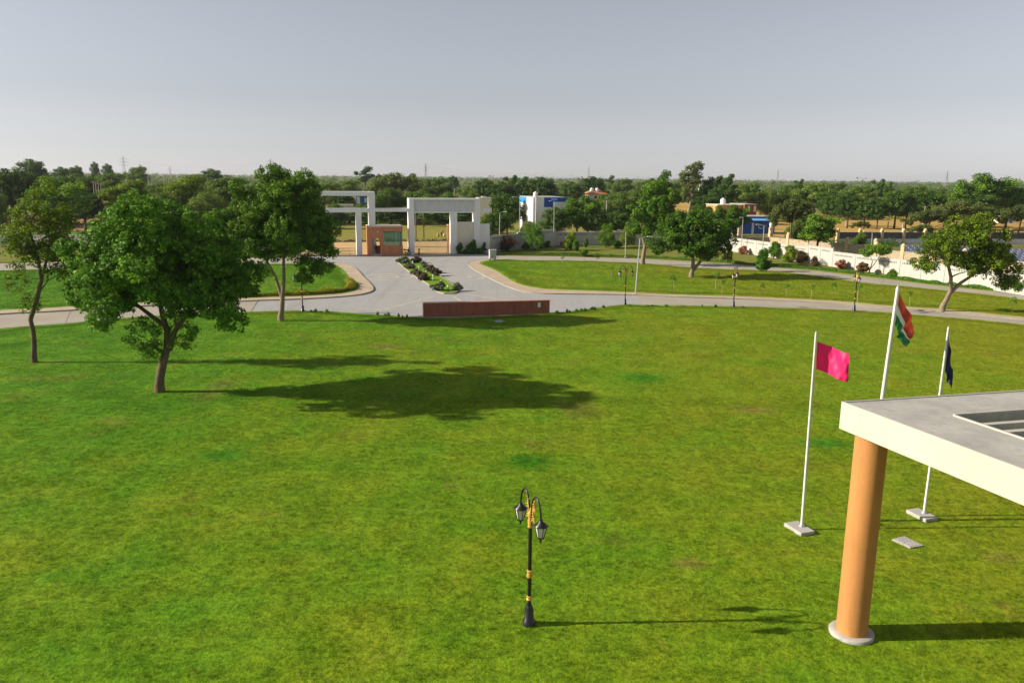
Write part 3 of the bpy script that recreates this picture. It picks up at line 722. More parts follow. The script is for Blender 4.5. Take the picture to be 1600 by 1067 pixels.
wall_run('boundary_wall', [CORN, (40, 147.3), (43.7, 136.4), (47.3, 128.4), (48.9, 122.5), (52.3, 114.1), (55.1, 107.8), (60, 93.2), (65, 79)], 2.25,
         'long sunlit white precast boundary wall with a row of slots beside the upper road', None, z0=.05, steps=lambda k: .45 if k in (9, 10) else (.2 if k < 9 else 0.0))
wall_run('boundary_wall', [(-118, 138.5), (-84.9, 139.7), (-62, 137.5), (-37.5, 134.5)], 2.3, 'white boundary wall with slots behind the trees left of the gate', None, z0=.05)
# neighbour's stone walls and dark wall
st1 = [tuple(P(x, y, 2.0)[:2]) for x, y in ((1146, 372), (1203, 372), (1262, 378), (1323, 383), (1368, 385.5))]
wall_run('stone_wall', st1, 2.1, 'rubble stone wall with capped pillars behind the white wall, by the leafy trees', None, M_STONE, 6.0, .4, False, 0, None, (2.9, .6), M_SANDPILLAR)
st2 = [tuple(P(x, y, 1.9)[:2]) for x, y in ((1369, 390), (1411, 393.5), (1560, 406.5), (1660, 415))]
wall_run('stone_wall', st2, 1.85, 'lower rubble stone wall with sandstone pillars in front of the solar panels', None, M_STONE, 5.6, .4, False, 0, None, (2.7, .6), M_SANDPILLAR)
wall_run('pillared_wall', [(68, 168.8), (112, 174.5), (150, 179)], 2.3, 'dark grey wall with sandstone pillars between solar panels and ochre field', None, M_GREYBRICK, 4.7, .3, False, 0, None, (2.75, .6), M_SANDPILLAR, 1.05)

# ------------------------------------------------------------------ red granite name wall on the lawn edge
a_, b_ = P(662, 494, LAWN_Z), P(858, 488.5, LAWN_Z)
sg = empty('name_wall', (a_[0], a_[1], .03), math.atan2(b_[1] - a_[1], b_[0] - a_[0]), 'long low wall of red granite panels at the lawn edge', 'wall')
SL = np.linalg.norm(b_[:2] - a_[:2]); n_ = 10
for k in range(n_):
    MB().box((SL * (k + .5) / n_, random.uniform(-.006, .006), .67), (SL / n_ - .045, .5, 1.26), 0, .008).build('granite_panel', M_GRANITE, sg)
MB().box((SL / 2, 0, .02), (SL - .02, .44, .10)).build('footing', M_CEMENT, sg)
MB().box((SL / 2, 0, .66), (SL - .06, .40, 1.22)).build('core', M_CAPSTONE, sg)
MB().box((SL / 2, 0, 1.34), (SL + .06, .60, .08), 0, .01).build('coping', M_CAPSTONE, sg)
MB().box((-.04, 0, .66), (.06, .54, 1.26), 0, .01).build('end_panel', M_CAPSTONE, sg)
MB().box((SL * .912, -.262, .92), (.26, .02, .46), 0, .004).build('plate', M_WHITE, sg)

# ------------------------------------------------------------------ entrance canopy and its column
ZT = 7.0; CT = .78
A0 = P(1315, 627, ZT)[:2]; dv = P(1600, 733, ZT)[:2] - A0; du = P(1600, 609, ZT)[:2] - A0
dv /= np.linalg.norm(dv); du /= np.linalg.norm(du)
can = empty('entrance_canopy', (A0[0], A0[1], 0), 0, 'white slab canopy with louvred opening on ochre columns', 'canopy')
def Q(a, b): q = du * a + dv * b; return (q[0], q[1])       # a along the far edge, b along the sunlit side
LA, LB = 13.0, 9.0
h0 = P(1492, 648, ZT)[:2] - A0; Mx = np.linalg.inv(np.array([du, dv]).T); ha, hb = Mx @ h0
def quadp(a0, a1, b0, b1): return [Q(a0, b0), Q(a1, b0), Q(a1, b1), Q(a0, b1)]
he, hf = LA - 1.2, LB - 1.4
# slab = four strips round the opening, fascia as its outer skin
roof = MB()
for (a0, a1, b0, b1) in ((0.06, LA, 0.06, hb), (0.06, ha, hb, LB), (he, LA, hb, LB), (ha, he, hf, LB)): roof.prism(quadp(a0, a1, b0, b1), ZT - CT + .05, ZT - .03)
roof.build('slab', M_CEMENT, can)
MB().prism(quadp(0, .055, 0, LB), ZT - CT, ZT).build('fascia', M_FASCIA, can)
MB().prism(quadp(.056, LA, 0, .055), ZT - CT, ZT).build('fascia', M_FASCIA, can)
MB().prism(quadp(ha - .06, ha, hb, hf), ZT - .028, ZT + .012).build('opening_trim', M_FASCIA, can)
MB().prism(quadp(ha, he, hb - .06, hb), ZT - .028, ZT + .012).build('opening_trim', M_FASCIA, can)
k = 0; bb = hb + .62
while bb < hf - .3:
    MB().prism(quadp(ha + .002, he - .002, bb, bb + .17), ZT - CT + .06, ZT - .05).build('louvre', M_FASCIA, can); bb += .62
for yy in np.arange(691, 640, -.5):            # walk in under the slab until the shaft clears the fascia
    col_a = Mx @ (P(1363, yy, ZT - CT)[:2] - A0)
    if col_a[0] > .62: break
for (a, b) in ((col_a[0], col_a[1]), (LA - .6, col_a[1]), (col_a[0], LB - .6), (LA - .6, LB - .6)):
    q = Q(a, b)
    MB().lathe([(.43, -.1), (.43, .25), (.428, .27), (.43, 3.0), (.427, 4.4), (.43, ZT - CT + .06)], 40, (q[0], q[1], 0)).build('column', M_ORANGE, can)
    MB().lathe([(.62, -.05), (.62, .20), (.60, .22), (.44, .23)], 32, (q[0], q[1], 0)).build('plinth', M_CEMENT, can)

# ------------------------------------------------------------------ flags
def cloth(name, quad, mats, parent, nu=26, nv=18, folds=(), pleat=0.0):
    """quad: hoist top, fly top, fly bottom, hoist bottom (world); folds: (amp, freq, phase, axis)"""
    a, b, c, d = [np.array(q, float) for q in quad]; v = []; f = []
    nrm = np.cross(b - a, d - a); nrm /= np.linalg.norm(nrm)
    for j in range(nv + 1):
        for i in range(nu + 1):
            u, t = i / nu, j / nv; t0 = t
            if pleat: t = t * (1 - u ** .7) + float(np.interp(t, [0, .333, .667, 1], [0, .50, .57, 1])) * u ** .7   # the middle band folds away into a pleat
            p = (a * (1 - u) + b * u) * (1 - t) + (d * (1 - u) + c * u) * t
            for amp, fu, fv, ph in folds: p = p + nrm * amp * (u ** .6) * math.sin(2 * math.pi * (fu * u + fv * t) + ph)
            if pleat: p = p + nrm * pleat * u ** .7 * math.exp(-((t0 - .5) / .13) ** 2)
            p[2] -= .05 * math.sin(math.pi * u) * (1 if t < .5 else .6)
            v.append(p)
    W_ = nu + 1
    for k, m in enumerate(mats):
        mb = MB(); j0, j1 = round(nv * k / len(mats)), round(nv * (k + 1) / len(mats))
        vv = v[j0 * W_:(j1 + 1) * W_]
        mb.add(vv, [(j * W_ + i, j * W_ + i + 1, (j + 1) * W_ + i + 1, (j + 1) * W_ + i) for j in range(j1 - j0) for i in range(nu)], True)
        mb.build(name if len(mats) == 1 else 'stripe', m, parent)
def cloth_mat(name, c, tr=.3, sheen=.25):
    g = N(name); n = g.noise(g.objc(), 60, 2); d = g.bsdf(c, .5, sheen, 0, g.bump(n, .08, .004))
    t = g.n('ShaderNodeBsdfTranslucent'); t.inputs['Color'].default_value = (*c, 1)
    m = g.n('ShaderNodeMixShader'); m.inputs[0].default_value = tr
    g.t.links.new(d, m.inputs[1]); g.t.links.new(t.outputs[0], m.inputs[2]); return g.done(m.outputs[0])
M_FPINK = cloth_mat('pink_cloth', (.80, .022, .16), .3, .35)
M_FSAF = cloth_mat('shaded_saffron_cloth', (.44, .048, .02)); M_FWHT = cloth_mat('white_cloth', (.74, .73, .68)); M_FGRN = cloth_mat('green_cloth', (.015, .17, .045))  # saffron darkened to red, the shade on the stripe put into its colour
M_FNAVY = cloth_mat('navy_cloth', (.010, .012, .055), .15)
def flagpole(base_px, top_px, base_xy, label, r0, brot):
    B = np.array([base_xy[0], base_xy[1], LAWN_Z]) if base_xy is not None else P(*base_px, LAWN_Z)
    T_ = PY(*top_px, B[1]); root = empty('flagpole', B, 0, label, 'flagpole', None)
    rel = T_ - B
    mb = MB(); mb.tube([(0, 0, .1), rel * .33, rel * .66, rel * .985], [r0, r0 * .92, r0 * .8, r0 * .68], 12).build('pole', M_POLEW, root)
    MB().lathe([(r0 * .75, 0), (r0 * .8, .03), (r0 * .35, .11), (0, .16)], 10, rel * .985).build('finial', M_POLEW, root)
    MB().box((-.1, -.05, .06), (.98, .62, .15), brot, .015).build('base_block', M_CONCD, root)
    MB().lathe([(r0 * 2.0, .13), (r0 * 2.0, .16), (r0 * 1.25, .2)], 12).build('base_collar', M_STEEL, root)
    o = rel / np.linalg.norm(rel); h = [rel * .97 + np.array([r0 * .9 + .02, 0, 0]), rel * .5 + np.array([.10, 0, 0]), rel * .2 + np.array([r0 + .02, 0, 0])]
    MB().tube(h, .008, 5).build('halyard', M_FWHT, root)
    MB().tube([rel * .975, rel * .975 + np.array([.10, 0, -.02])], .012, 6).build('pulley', M_STEEL, root)
    return root, B, T_
BR = math.atan2(dv[1], dv[0])
fp1, B1, T1 = flagpole((1252, 827), (1275, 519), None, 'slim white flagpole carrying the pink flag on a concrete block', .048, BR)
fp3, B3, T3 = flagpole((1443, 806), (1482, 511), None, 'slim white flagpole carrying the navy flag on a concrete block', .048, BR)
mid_ = (B1 + B3) / 2
fp2, B2, T2 = flagpole(None, (1403, 447), (mid_[0] + .1, mid_[1] + .15), 'tallest white flagpole carrying the tricolour, behind the ochre column', .075, BR)
def at(px, py, Y): return PY(px, py, Y)
fl = empty('pink_flag', tuple(at(1276, 577, B1[1])), 0, 'bright pink satin flag blowing out from its slim pole', 'flag')
def flagcloth(root, name, quad, mats, folds, pleat=0.0):
    o = np.array(root.location); cloth(name, [q - o for q in quad], mats, root, folds=folds, pleat=pleat)
flagcloth(fl, 'cloth', [at(1276.5, 533, B1[1]), at(1327, 551, B1[1] - .40), at(1325, 594, B1[1] - .30), at(1275, 577, B1[1])], [M_FPINK], [(.34, .72, .16, 0), (.045, 2.3, -.9, 1.2), (.014, 5, 2.2, .3)])
fl = empty('tricolour_flag', tuple(at(1399, 512, B2[1])), 0, 'limp saffron, white and green national flag on the tallest pole', 'flag')
flagcloth(fl, 'cloth', [at(1406, 456, B2[1]), at(1434, 520, B2[1] + .55), at(1411, 541, B2[1] - .25), at(1398, 507, B2[1])], [M_FSAF, M_FWHT, M_FGRN], [(.12, 1.3, .4, .6), (.05, 3.1, .3, 1.0)], .28)
fl = empty('navy_flag', tuple(at(1476, 570, B3[1])), 0, 'dark navy flag hanging limp against its pole', 'flag')
flagcloth(fl, 'cloth', [at(1482, 516, B3[1]), at(1487.5, 577, B3[1] + .12), at(1485, 607, B3[1] - .1), at(1476, 578, B3[1])], [M_FNAVY], [(.07, 1.6, .3, .2), (.03, 3.3, .1, 1.0)])

# ------------------------------------------------------------------ black and gold garden lamps
def garden_lamp(loc, rz, label, detail=True, group=None):
    root = empty('garden_lamp', loc, rz, label, 'lamp post', group)
    H_ = 3.3
    MB().lathe([(.19, -.05), (.19, .12), (.15, .16), (.12, .55), (.09, .62)], 12).build('base', M_BLACK, root)
    MB().lathe([(.055, .6), (.055, H_)], 12).build('post', M_BLACK, root)
    for z, h in ((.78, .12), (1.5, .22)) if detail else ((1.2, .12), (1.9, .12)):
        MB().lathe([(.058, z), (.085, z + .01), (.095, z + h * .35), (.07, z + h * .6), (.088, z + h), (.058, z + h + .02)], 12).build('collar', M_GOLD, root)
    MB().lathe([(.06, H_ - .25), (.085, H_ - .22), (.07, H_ - .16), (.085, H_ - .02), (.06, H_ + .04), (.075, H_ + .1), (.07, H_ + .22), (.03, H_ + .27), (.035, H_ + .31), (0, H_ + .36)], 12).build('crown_collar', M_GOLD, root)
    for s in (1, -1):
        pts = []
        for k in range(13):
            t = math.pi * k / 12
            pts.append((s * (.36 - .30 * math.cos(t)) if True else 0, 0, H_ + .18 + .62 * math.sin(t) * (1.0) + (0 if k < 7 else -.0)))
        pts = [(s * .05, 0, H_ - .15)] + pts + [(s * .66, 0, H_ + .12)]
        arm = MB().tube(pts, .028, 8).build('arm', M_BLACK, root)
        # leaf scrollwork inside the arm
        if detail:
            sc = MB()
            for k in range(9):
                z = H_ - .02 + k * .075; x = s * (.12 + .03 * math.sin(k * 1.3) + .008 * k)
                sc.tube([(x - .06 * s, 0, z), (x + .05 * s, .015, z + .06), (x + .17 * s * math.cos(k * .7) ** 2, -.01, z + .02)], [.016, .026, .010], 5)
            sc.tube([(s * .07, 0, H_ - .1), (s * .14, 0, H_ + .2), (s * .16, 0, H_ + .5), (s * .28, 0, H_ + .72)], [.012, .014, .012, .006], 5)
            sc.build('scrollwork', M_GOLD, arm)
        else:
            MB().tube([(s * .08, 0, H_ - .1), (s * .15, 0, H_ + .25), (s * .24, 0, H_ + .62)], [.03, .06, .02], 6).build('scrollwork', M_GOLD, arm)
        lx, lz = s * .66, H_ + .16
        lan = MB().lathe([(.05, lz + .10), (.06, lz + .05), (.21, lz - .06), (.22, lz - .09), (.18, lz - .10)], 6, (lx, 0, 0)).build('lantern_hood', M_BLACK, root)
        MB().lathe([(.165, lz - .10), (.085, lz - .42)], 6, (lx, 0, 0)).build('lantern_glass', M_LAMPGLASS, root)
        cage = MB()
        for k in range(6):
            t = 2 * math.pi * k / 6; c_, s_ = math.cos(t), math.sin(t)
            cage.tube([(lx + .175 * c_, .175 * s_, lz - .09), (lx + .092 * c_, .092 * s_, lz - .43)], .012, 4)
        cage.lathe([(.10, lz - .42), (.10, lz - .45), (.04, lz - .48), (.025, lz - .55), (.035, lz - .57), (0, lz - .60)], 6, (lx, 0, 0))
        cage.build('lantern_cage', M_BLACK, root)
    return root
LH = 3.5
q = P(829, 804, LH + .06)
garden_lamp((q[0], q[1], LAWN_Z), math.atan2(-1.0, .46), 'black and gold twin-lantern lamp post standing alone in the open lawn')
for px, py, rz, lab in ((976, 475.5, .1, 'black and gold twin-lantern lamp post at the lawn edge by the paver and concrete joint'),
                        (1145, 479, 1.0, 'black and gold twin-lantern lamp post at the lawn edge below the low-forked tree'),
                        (1333, 485.5, 1.45, 'black and gold twin-lantern lamp post at the lawn edge behind the tallest flagpole'),
                        (474, 486.5, .2, 'black and gold twin-lantern lamp post behind the fork-trunked tree')):
    q = P(px, py, LAWN_Z); garden_lamp((q[0], q[1] - .2, LAWN_Z), rz, lab, False)

# ------------------------------------------------------------------ plain street lights
def street_light(px, py, top, label, zb=.10, arm=(-.9, -.2), solar=False):
    B = P(px, py, zb); T_ = PY(*top, B[1]); h = T_[2] - zb; root = empty('street_light', B, 0, label, 'street light')
    dx = T_[0] - B[0]
    MB().box((0, 0, .02), (.4, .4, .1), 0, .02).build('base_plate', M_CONCD, root)
    MB().tube([(0, 0, .05), (dx * .5, 0, h * .5), (dx, 0, h)], [.085, .07, .05], 10).build('pole', M_STEEL, root)
    MB().tube([(dx, 0, h - .02), (dx + arm[0] * .4, arm[1] * .4, h + .18), (dx + arm[0], arm[1], h + .22)], .03, 6).build('bracket', M_STEEL, root)
    MB().box((dx + arm[0] * 1.25, arm[1] * 1.25, h + .22), (.62, .24, .10), math.atan2(arm[1], arm[0]), .03).build('lamp_head', M_LAMPGLASS if not solar else M_CABINET, root)
    if solar:
        o = MB().box((0, 0, 0), (1.2, .9, .05), 0, .01).build('solar_plate', M_BLUE, root, (dx, 0, h + .5)); o.rotation_euler = (R(25), 0, 0)
        MB().tube([(dx, 0, h), (dx, 0, h + .48)], .03, 6).build('plate_stem', M_STEEL, root)
street_light(780, 391, (781, 333), 'galvanised street light beside the magenta bougainvillea', arm=(.8, -.1))
street_light(812, 388.5, (812, 310), 'tallest thin galvanised pole light in front of the blue and white house')
street_light(865, 385, (866, 316), 'street light with a small solar plate in front of the grey house wall', arm=(-.6, -.5), solar=True)
street_light(977, 402.5, (978, 362), 'galvanised street light on the verge near the leaning tree trunk')
street_light(993, 459, (1000, 373), 'leaning galvanised street light on the footpath beside the lower road', .15, (.9, .2))
street_light(1158, 396.5, (1161, 342), 'bare galvanised light pole against the white wall by the blue shop', arm=(-.2, 0))
street_light(1190.5, 404, (1194, 353), 'galvanised street light in front of the sandstone ball-topped pillar')
street_light(1360, 423, (1363, 364), 'galvanised street light beside the small tree shading the white wall')

# ------------------------------------------------------------------ small things on the lawns and forecourt
q = P(769.5, 407, .15); cb = empty('electric_cabinet', (q[0], q[1], .15), GA, 'grey electrical cabinet on short legs at the footpath corner', 'cabinet')
MB().box((0, 0, .95), (1.05, .75, 1.35), 0, .02).build('body', M_CABINET, cb); MB().box((0, 0, 1.66), (1.15, .85, .07), 0, .02).build('roof', M_CABINET, cb)
for sx in (-1, 1):
    MB().box((sx * .26, -.385, .95), (.49, .02, 1.22), 0, .005).build('door', M_CABINET, cb)
    for sy in (-1, 1): MB().box((sx * .42, sy * .28, .13), (.08, .08, .30)).build('leg', M_BLACK, cb)
MB().box((.05, -.405, .95), (.03, .03, .2)).build('handle', M_BLACK, cb)
def slab_cover(quad, label, h=.03):
    pts = [P(x, y, LAWN_Z + h)[:2] for x, y in quad]; c = np.mean(pts, axis=0); root = empty('manhole_cover', (c[0], c[1], LAWN_Z), 0, label, 'slab')
    MB().prism([tuple(p - c) for p in pts], -.04, h).build('slab', M_CONCD, root)
    pc = [(p - c) * .82 for p in pts]; MB().prism([tuple(p) for p in pc], h - .01, h + .012).build('lid', M_CONCD, root)
    mb = MB()
    for i in (.2, .5, .8):
        for j in (.2, .5, .8):
            p = pc[0] * (1 - i) * (1 - j) + pc[1] * i * (1 - j) + pc[2] * i * j + pc[3] * (1 - i) * j; mb.lathe([(.02, h + .01), (.02, h + .016)], 6, (p[0], p[1], 0))
    mb.build('lifting_holes', M_DARK, root)  # dark discs painted in for the shade of the holes
slab_cover([(1394, 842), (1413, 837), (1443, 851.5), (1422, 855)], 'pale concrete inspection slab in the grass between column and flagpole', .05)
slab_cover([(771, 501), (782, 499.5), (788, 502), (777, 503.5)], 'white slab in the grass in front of the red wall', .05)

# planted median
med_px = [(622, 411), (633, 421), (645, 430.5), (655, 437.5), (667, 444), (676, 451.5), (683, 457.5), (694, 460), (708, 460), (716, 456), (712, 450), (698, 439.5), (687, 432), (677, 425), (667, 418), (656, 411), (650, 406.5), (636, 405.5)]
mp_ = [tuple(q) for q in pxs(med_px + [med_px[0]], 1.0)][:-1]; c_ = np.mean(mp_, axis=0)
med = empty('median', (0, 0, 0)); med['kind'] = 'structure'
n_ = len(mp_); inn = [tuple(c_ + (np.array(p) - c_) * (1 - .28 / np.linalg.norm(np.array(p) - c_)) ) for p in mp_]
slabs([tuple(q) for q in mp_] + [mp_[0]], inn + [inn[0]], 1.3, M_KERB, 0, .17, med, 'kerb_stone', .006)
MB().prism(inn, 0, .13).build('turf', M_LAWN, med)
for i, (x, y) in enumerate(((636.5, 409), (645, 416.5), (654.7, 424), (666, 431.5), (676.7, 438.5), (688.7, 448), (700, 456))):
    q = P(x, y, .13); b_ = empty('bollard_light', (q[0], q[1], .12), 0, ('black' if i in (0, 3, 6) else 'white') + ' short bollard light with pale cap on the planted median', 'bollard light', ('black' if i in (0, 3, 6) else 'white') + ' bollard lights along the median')
    MB().lathe([(.09, -.02), (.09, .04), (.06, .06), (.06, .52)], 10).build('post', M_BLACK if i in (0, 3, 6) else M_POLEW, b_)
    MB().lathe([(.055, .52), (.085, .53), (.085, .72), (.10, .73), (.09, .78), (0, .82)], 10).build('light_cap', M_LAMPGLASS, b_)

# ------------------------------------------------------------------ foliage materials
M_LDARK = leaf_mat('deep_green_leaves', [(.1, (.020, .060, .006)), (.45, (.042, .115, .010)), (.75, (.075, .185, .014)), (1.0, (.14, .27, .02))], gain=1.4)
M_LMID = leaf_mat('mid_green_leaves', [(.1, (.026, .066, .006)), (.45, (.056, .125, .010)), (.75, (.095, .19, .014)), (1.0, (.16, .27, .02))], gain=1.4)
M_LYEL = leaf_mat('yellow_green_leaves', [(.1, (.048, .085, .006)), (.45, (.108, .17, .010)), (.75, (.165, .235, .014)), (1.0, (.26, .32, .03))], .3, gain=1.35)
M_LFRESH = leaf_mat('fresh_green_leaves', [(.1, (.05, .12, .01)), (.5, (.09, .21, .02)), (1.0, (.20, .36, .04))], .3, gain=1.15)
M_LBG = leaf_mat('scrub_leaves', [(.1, (.028, .055, .010)), (.45, (.055, .095, .014)), (.75, (.085, .13, .02)), (1.0, (.13, .17, .03))], .3, gain=2.0)
M_LBGDARK = leaf_mat('dark_scrub_leaves', [(.1, (.014, .034, .006)), (.5, (.030, .065, .010)), (1.0, (.065, .11, .018))], .25, gain=2.1)
M_LACACIA = leaf_mat('acacia_leaves', [(.1, (.05, .07, .015)), (.5, (.09, .12, .03)), (1.0, (.15, .18, .05))], .3, gain=1.3)
M_LPURPLE = leaf_mat('purple_leaves', [(.1, (.05, .025, .03)), (.4, (.12, .06, .06)), (.65, (.10, .13, .05)), (1.0, (.30, .22, .17))], .25)
M_LGREY = leaf_mat('grey_green_leaves', [(.1, (.07, .10, .05)), (.5, (.16, .20, .11)), (1.0, (.34, .36, .24))], .25)
M_LMAGENTA = leaf_mat('bougainvillea', [(.1, (.03, .05, .015)), (.45, (.06, .05, .02)), (.6, (.28, .02, .10)), (1.0, (.45, .04, .17))], .3)
M_LRED = leaf_mat('red_bracts', [(.1, (.06, .09, .02)), (.42, (.16, .12, .05)), (.6, (.50, .12, .10)), (1.0, (.70, .38, .30))], .3)
M_LHEDGEY = leaf_mat('golden_hedge', [(.1, (.13, .15, .01)), (.5, (.27, .25, .015)), (1.0, (.46, .38, .03))], .35)
M_BARK = paint('bark', (.15, .105, .065), .9, .35, 3, 16, (.09, .065, .045), .15, 0, .6, .03)
M_BARKPALE = paint('pale_bark', (.25, .195, .135), .9, .25, 3, 16, (.16, .13, .10), .15, 0, .6, .03)

# ------------------------------------------------------------------ the trees of the grounds
def on(px, py, z=LAWN_Z): q = P(px, py, z); return (q[0], q[1], z)
big_tree = tree('lawn_tree', on(250, 612), [(0, 0, 0, .28), (.08, 0, .9, .25), (.3, .05, 1.8, .24), (.62, .05, 2.7, .21), (.72, 0, 3.7, .18), (.5, 0, 4.8, .15), (.3, .1, 6.2, .12)],
     [((.4, -.3, 9.3), (3.5, 4.4, 2.6)), ((-2.3, -.3, 7.5), (2.8, 4.0, 2.4)), ((-3.2, .3, 6.2), (1.9, 2.2, 1.6)), ((3.6, 0, 7.4), (2.8, 3.8, 2.5)), ((3.7, -.5, 6.0), (2.4, 2.4, 1.7)),
      ((.2, 0, 7.2), (3.6, 3.6, 2.0)), ((.3, -3.5, 7.8), (3.0, 2.6, 2.2)), ((0, 3.2, 7.6), (3.1, 2.5, 2.4)), ((-2.9, -.5, 4.5), (.8, .8, .8)), ((4.6, 0, 4.5), (1.0, 1.0, .8)), ((-1.3, -1.2, 5.6), (1.2, 1.2, .8)), ((2.0, -1.0, 5.2), (1.3, 1.3, .8))],
     M_LDARK, M_BARK, .60, .30, 34, .21, 11, 40, forks=([(.75, .05, 2.6, .19), (1.3, -.3, 3.8, .15), (2.4, -.4, 5.2, .10)], [(.5, 0, 2.3, .13), (-.2, -.1, 2.9, .07)], [(.9, 0, 3.8, .15), (-.8, .3, 5.0, .11), (-2.4, .4, 6.2, .07)]),
     label='broad dark green round-headed tree in the open lawn, leafy sprouts low on its trunk')
me_, C_ = foliage('trunk_sprouts', [((-.65, -.2, 3.4), (1.05, .9, 1.15)), ((-.2, -.3, 2.6), (.6, .6, .6)), ((1.5, .1, 3.6), (.85, .8, .95))], .46, .26, 20, .15, 12)
link('trunk_sprouts', me_, M_LFRESH, big_tree)['label'] = 'light green leafy sprouts low on the trunk'
tree('lawn_tree', on(54, 566), [(0, 0, 0, .19), (.1, 0, 1.1, .17), (.15, 0, 2.1, .16), (.05, 0, 3.0, .15), (.6, 0, 4.3, .15), (1.05, .1, 5.8, .13), (.95, .1, 7.2, .1), (.6, .1, 9.0, .07)],
     [((.7, 0, 10.2), (2.0, 2.1, 1.8)), ((2.5, .2, 9.6), (1.9, 2.0, 1.8)), ((-.4, 0, 9.0), (1.5, 1.6, 1.6)), ((1.4, 0, 8.8), (2.4, 2.2, 1.6)), ((2.6, -.2, 8.0), (1.6, 1.7, 1.2)), ((-.1, 0, 7.7), (1.5, 1.4, 1.3)), ((1.2, 0, 7.6), (1.2, 1.2, .8)),
      ((2.7, .1, 6.2), (.9, .9, .9)), ((-.6, 0, 5.5), (.75, .75, .9)), ((.1, 0, 4.1), (.55, .6, .9)), ((1.7, 0, 6.9), (1.0, 1.0, .8)), ((-.7, 0, 6.5), (.6, .6, .6))],
     M_LYEL, M_BARK, .62, .30, 19, .19, 21, 34, forks=([(1.0, .1, 5.6, .1), (1.5, .1, 7.0, .085), (1.9, .1, 8.3, .05)], [(.9, .1, 5.0, .05), (1.5, .1, 5.7, .035), (2.4, .1, 6.2, .02)]),
     label='slender yellow-green tree with a sinuous dark trunk by the concrete road')
tree('lawn_tree', on(439, 501), [(0, 0, 0, .26), (.12, 0, 1.0, .23), (.25, 0, 2.3, .21), (.45, 0, 3.8, .15), (.5, 0, 5.6, .12), (.7, .1, 8.2, .08)],
     [((-.6, 0, 11.0), (3.0, 2.8, 2.2)), ((1.7, .2, 11.2), (2.6, 2.4, 2.4)), ((.6, 0, 9.2), (3.8, 3.4, 2.8)), ((-3.8, 0, 8.5), (2.6, 2.5, 2.2)), ((-2.7, -.4, 6.4), (1.9, 1.8, 1.5)), ((3.3, 0, 7.6), (2.3, 2.2, 2.5)),
      ((3.0, -.3, 5.2), (1.6, 1.6, 1.5)), ((4.6, 0, 6.6), (1.0, 1.0, 1.1)), ((.5, -1.6, 7.4), (2.2, 1.6, 2.0)), ((2.2, 0, 3.9), (.8, .8, .9)), ((-5.3, 0, 7.2), (1.0, 1.0, 1.0)), ((0.2, 1.5, 6.6), (2.0, 1.5, 1.4))],
     M_LMID, M_BARKPALE, .60, .33, 34, .21, 31, 36, forks=([(.2, 0, 2.0, .17), (-.35, .1, 4.0, .13), (-1.2, .2, 5.6, .10), (-2.0, .2, 7.4, .07)],),
     brk=1.0, label='tall mid green tree with a pale forked trunk near the lawn edge')
tree('lawn_tree', on(1080, 433, .16), [(0, 0, 0, .31), (.1, 0, .9, .27), (.15, 0, 1.9, .24), (0, 0, 3.2, .18), (-.4, 0, 4.6, .12)],
     [((0, 0, 6.3), (4.0, 3.6, 2.4)), ((-3.3, 0, 4.9), (2.3, 2.3, 2.0)), ((3.4, 0, 5.0), (2.3, 2.3, 2.4)), ((.6, -.8, 4.2), (3.0, 2.6, 1.5)), ((-.8, 0, 7.2), (2.6, 2.6, 1.6)), ((-4.6, 0, 3.8), (1.1, 1.2, 1.2)), ((4.4, 0, 3.4), (1.2, 1.2, 1.1))],
     M_LMID, M_BARKPALE, .72, .36, 32, .25, 41, 26, forks=([(.1, 0, .8, .25), (1.0, .1, 1.9, .2), (1.9, .1, 3.1, .15), (2.6, .1, 4.2, .1)],),
     brk=1.02, label='low-forked spreading tree on the right lawn island')
tree('lawn_tree', on(1004, 412.5, .16), [(0, 0, 0, .36), (.1, 0, 1.5, .31), (.3, 0, 3.2, .26), (.9, 0, 5.2, .22), (1.3, 0, 7.4, .15)],
     [((1.9, 0, 10.6), (3.2, 3.1, 2.0)), ((2.7, 0, 8.0), (3.0, 2.9, 2.4)), ((-.7, 0, 7.6), (2.0, 2.0, 2.2)), ((.3, -.5, 5.0), (1.8, 1.8, 1.3)), ((4.4, 0, 6.2), (1.7, 1.8, 1.8)), ((2.4, -1.0, 5.8), (1.8, 1.6, 1.4)), ((-1.7, 0, 5.6), (1.0, 1.0, 1.1))],
     M_LMID, M_BARKPALE, .74, .38, 30, .26, 51, 26, forks=([(.25, 0, 2.6, .24), (-.2, 0, 4.4, .17), (-.6, 0, 6.2, .1)],),
     brk=.97, label='tall tree with a thick leaning trunk at the edge of the upper road')
tree('lawn_tree', on(1472, 485.5, .16), [(0, 0, 0, .28), (.25, 0, 1.0, .24), (.6, 0, 2.0, .21), (.5, 0, 3.4, .17), (0, 0, 4.8, .12)],
     [((1.4, 0, 8.0), (3.0, 2.8, 1.9)), ((-1.0, 0, 6.2), (2.7, 2.6, 1.9)), ((4.0, 0, 5.8), (3.0, 2.8, 2.2)), ((1.9, -.5, 5.2), (3.0, 2.7, 1.7)), ((6.1, 0, 3.7), (1.6, 1.6, 1.6)), ((-2.6, 0, 4.7), (1.2, 1.2, 1.1)), ((5.2, -.4, 3.0), (1.4, 1.3, 1.0)), ((2.6, 0, 8.6), (1.6, 1.6, 1.2))],
     M_LYEL, M_BARKPALE, .66, .33, 30, .22, 61, 30, forks=([(.55, 0, 1.8, .21), (1.6, 0, 2.9, .17), (3.0, 0, 3.9, .13), (4.2, 0, 4.6, .08)],),
     label='yellow-green tree with a leaning forked trunk in front of the stone wall')

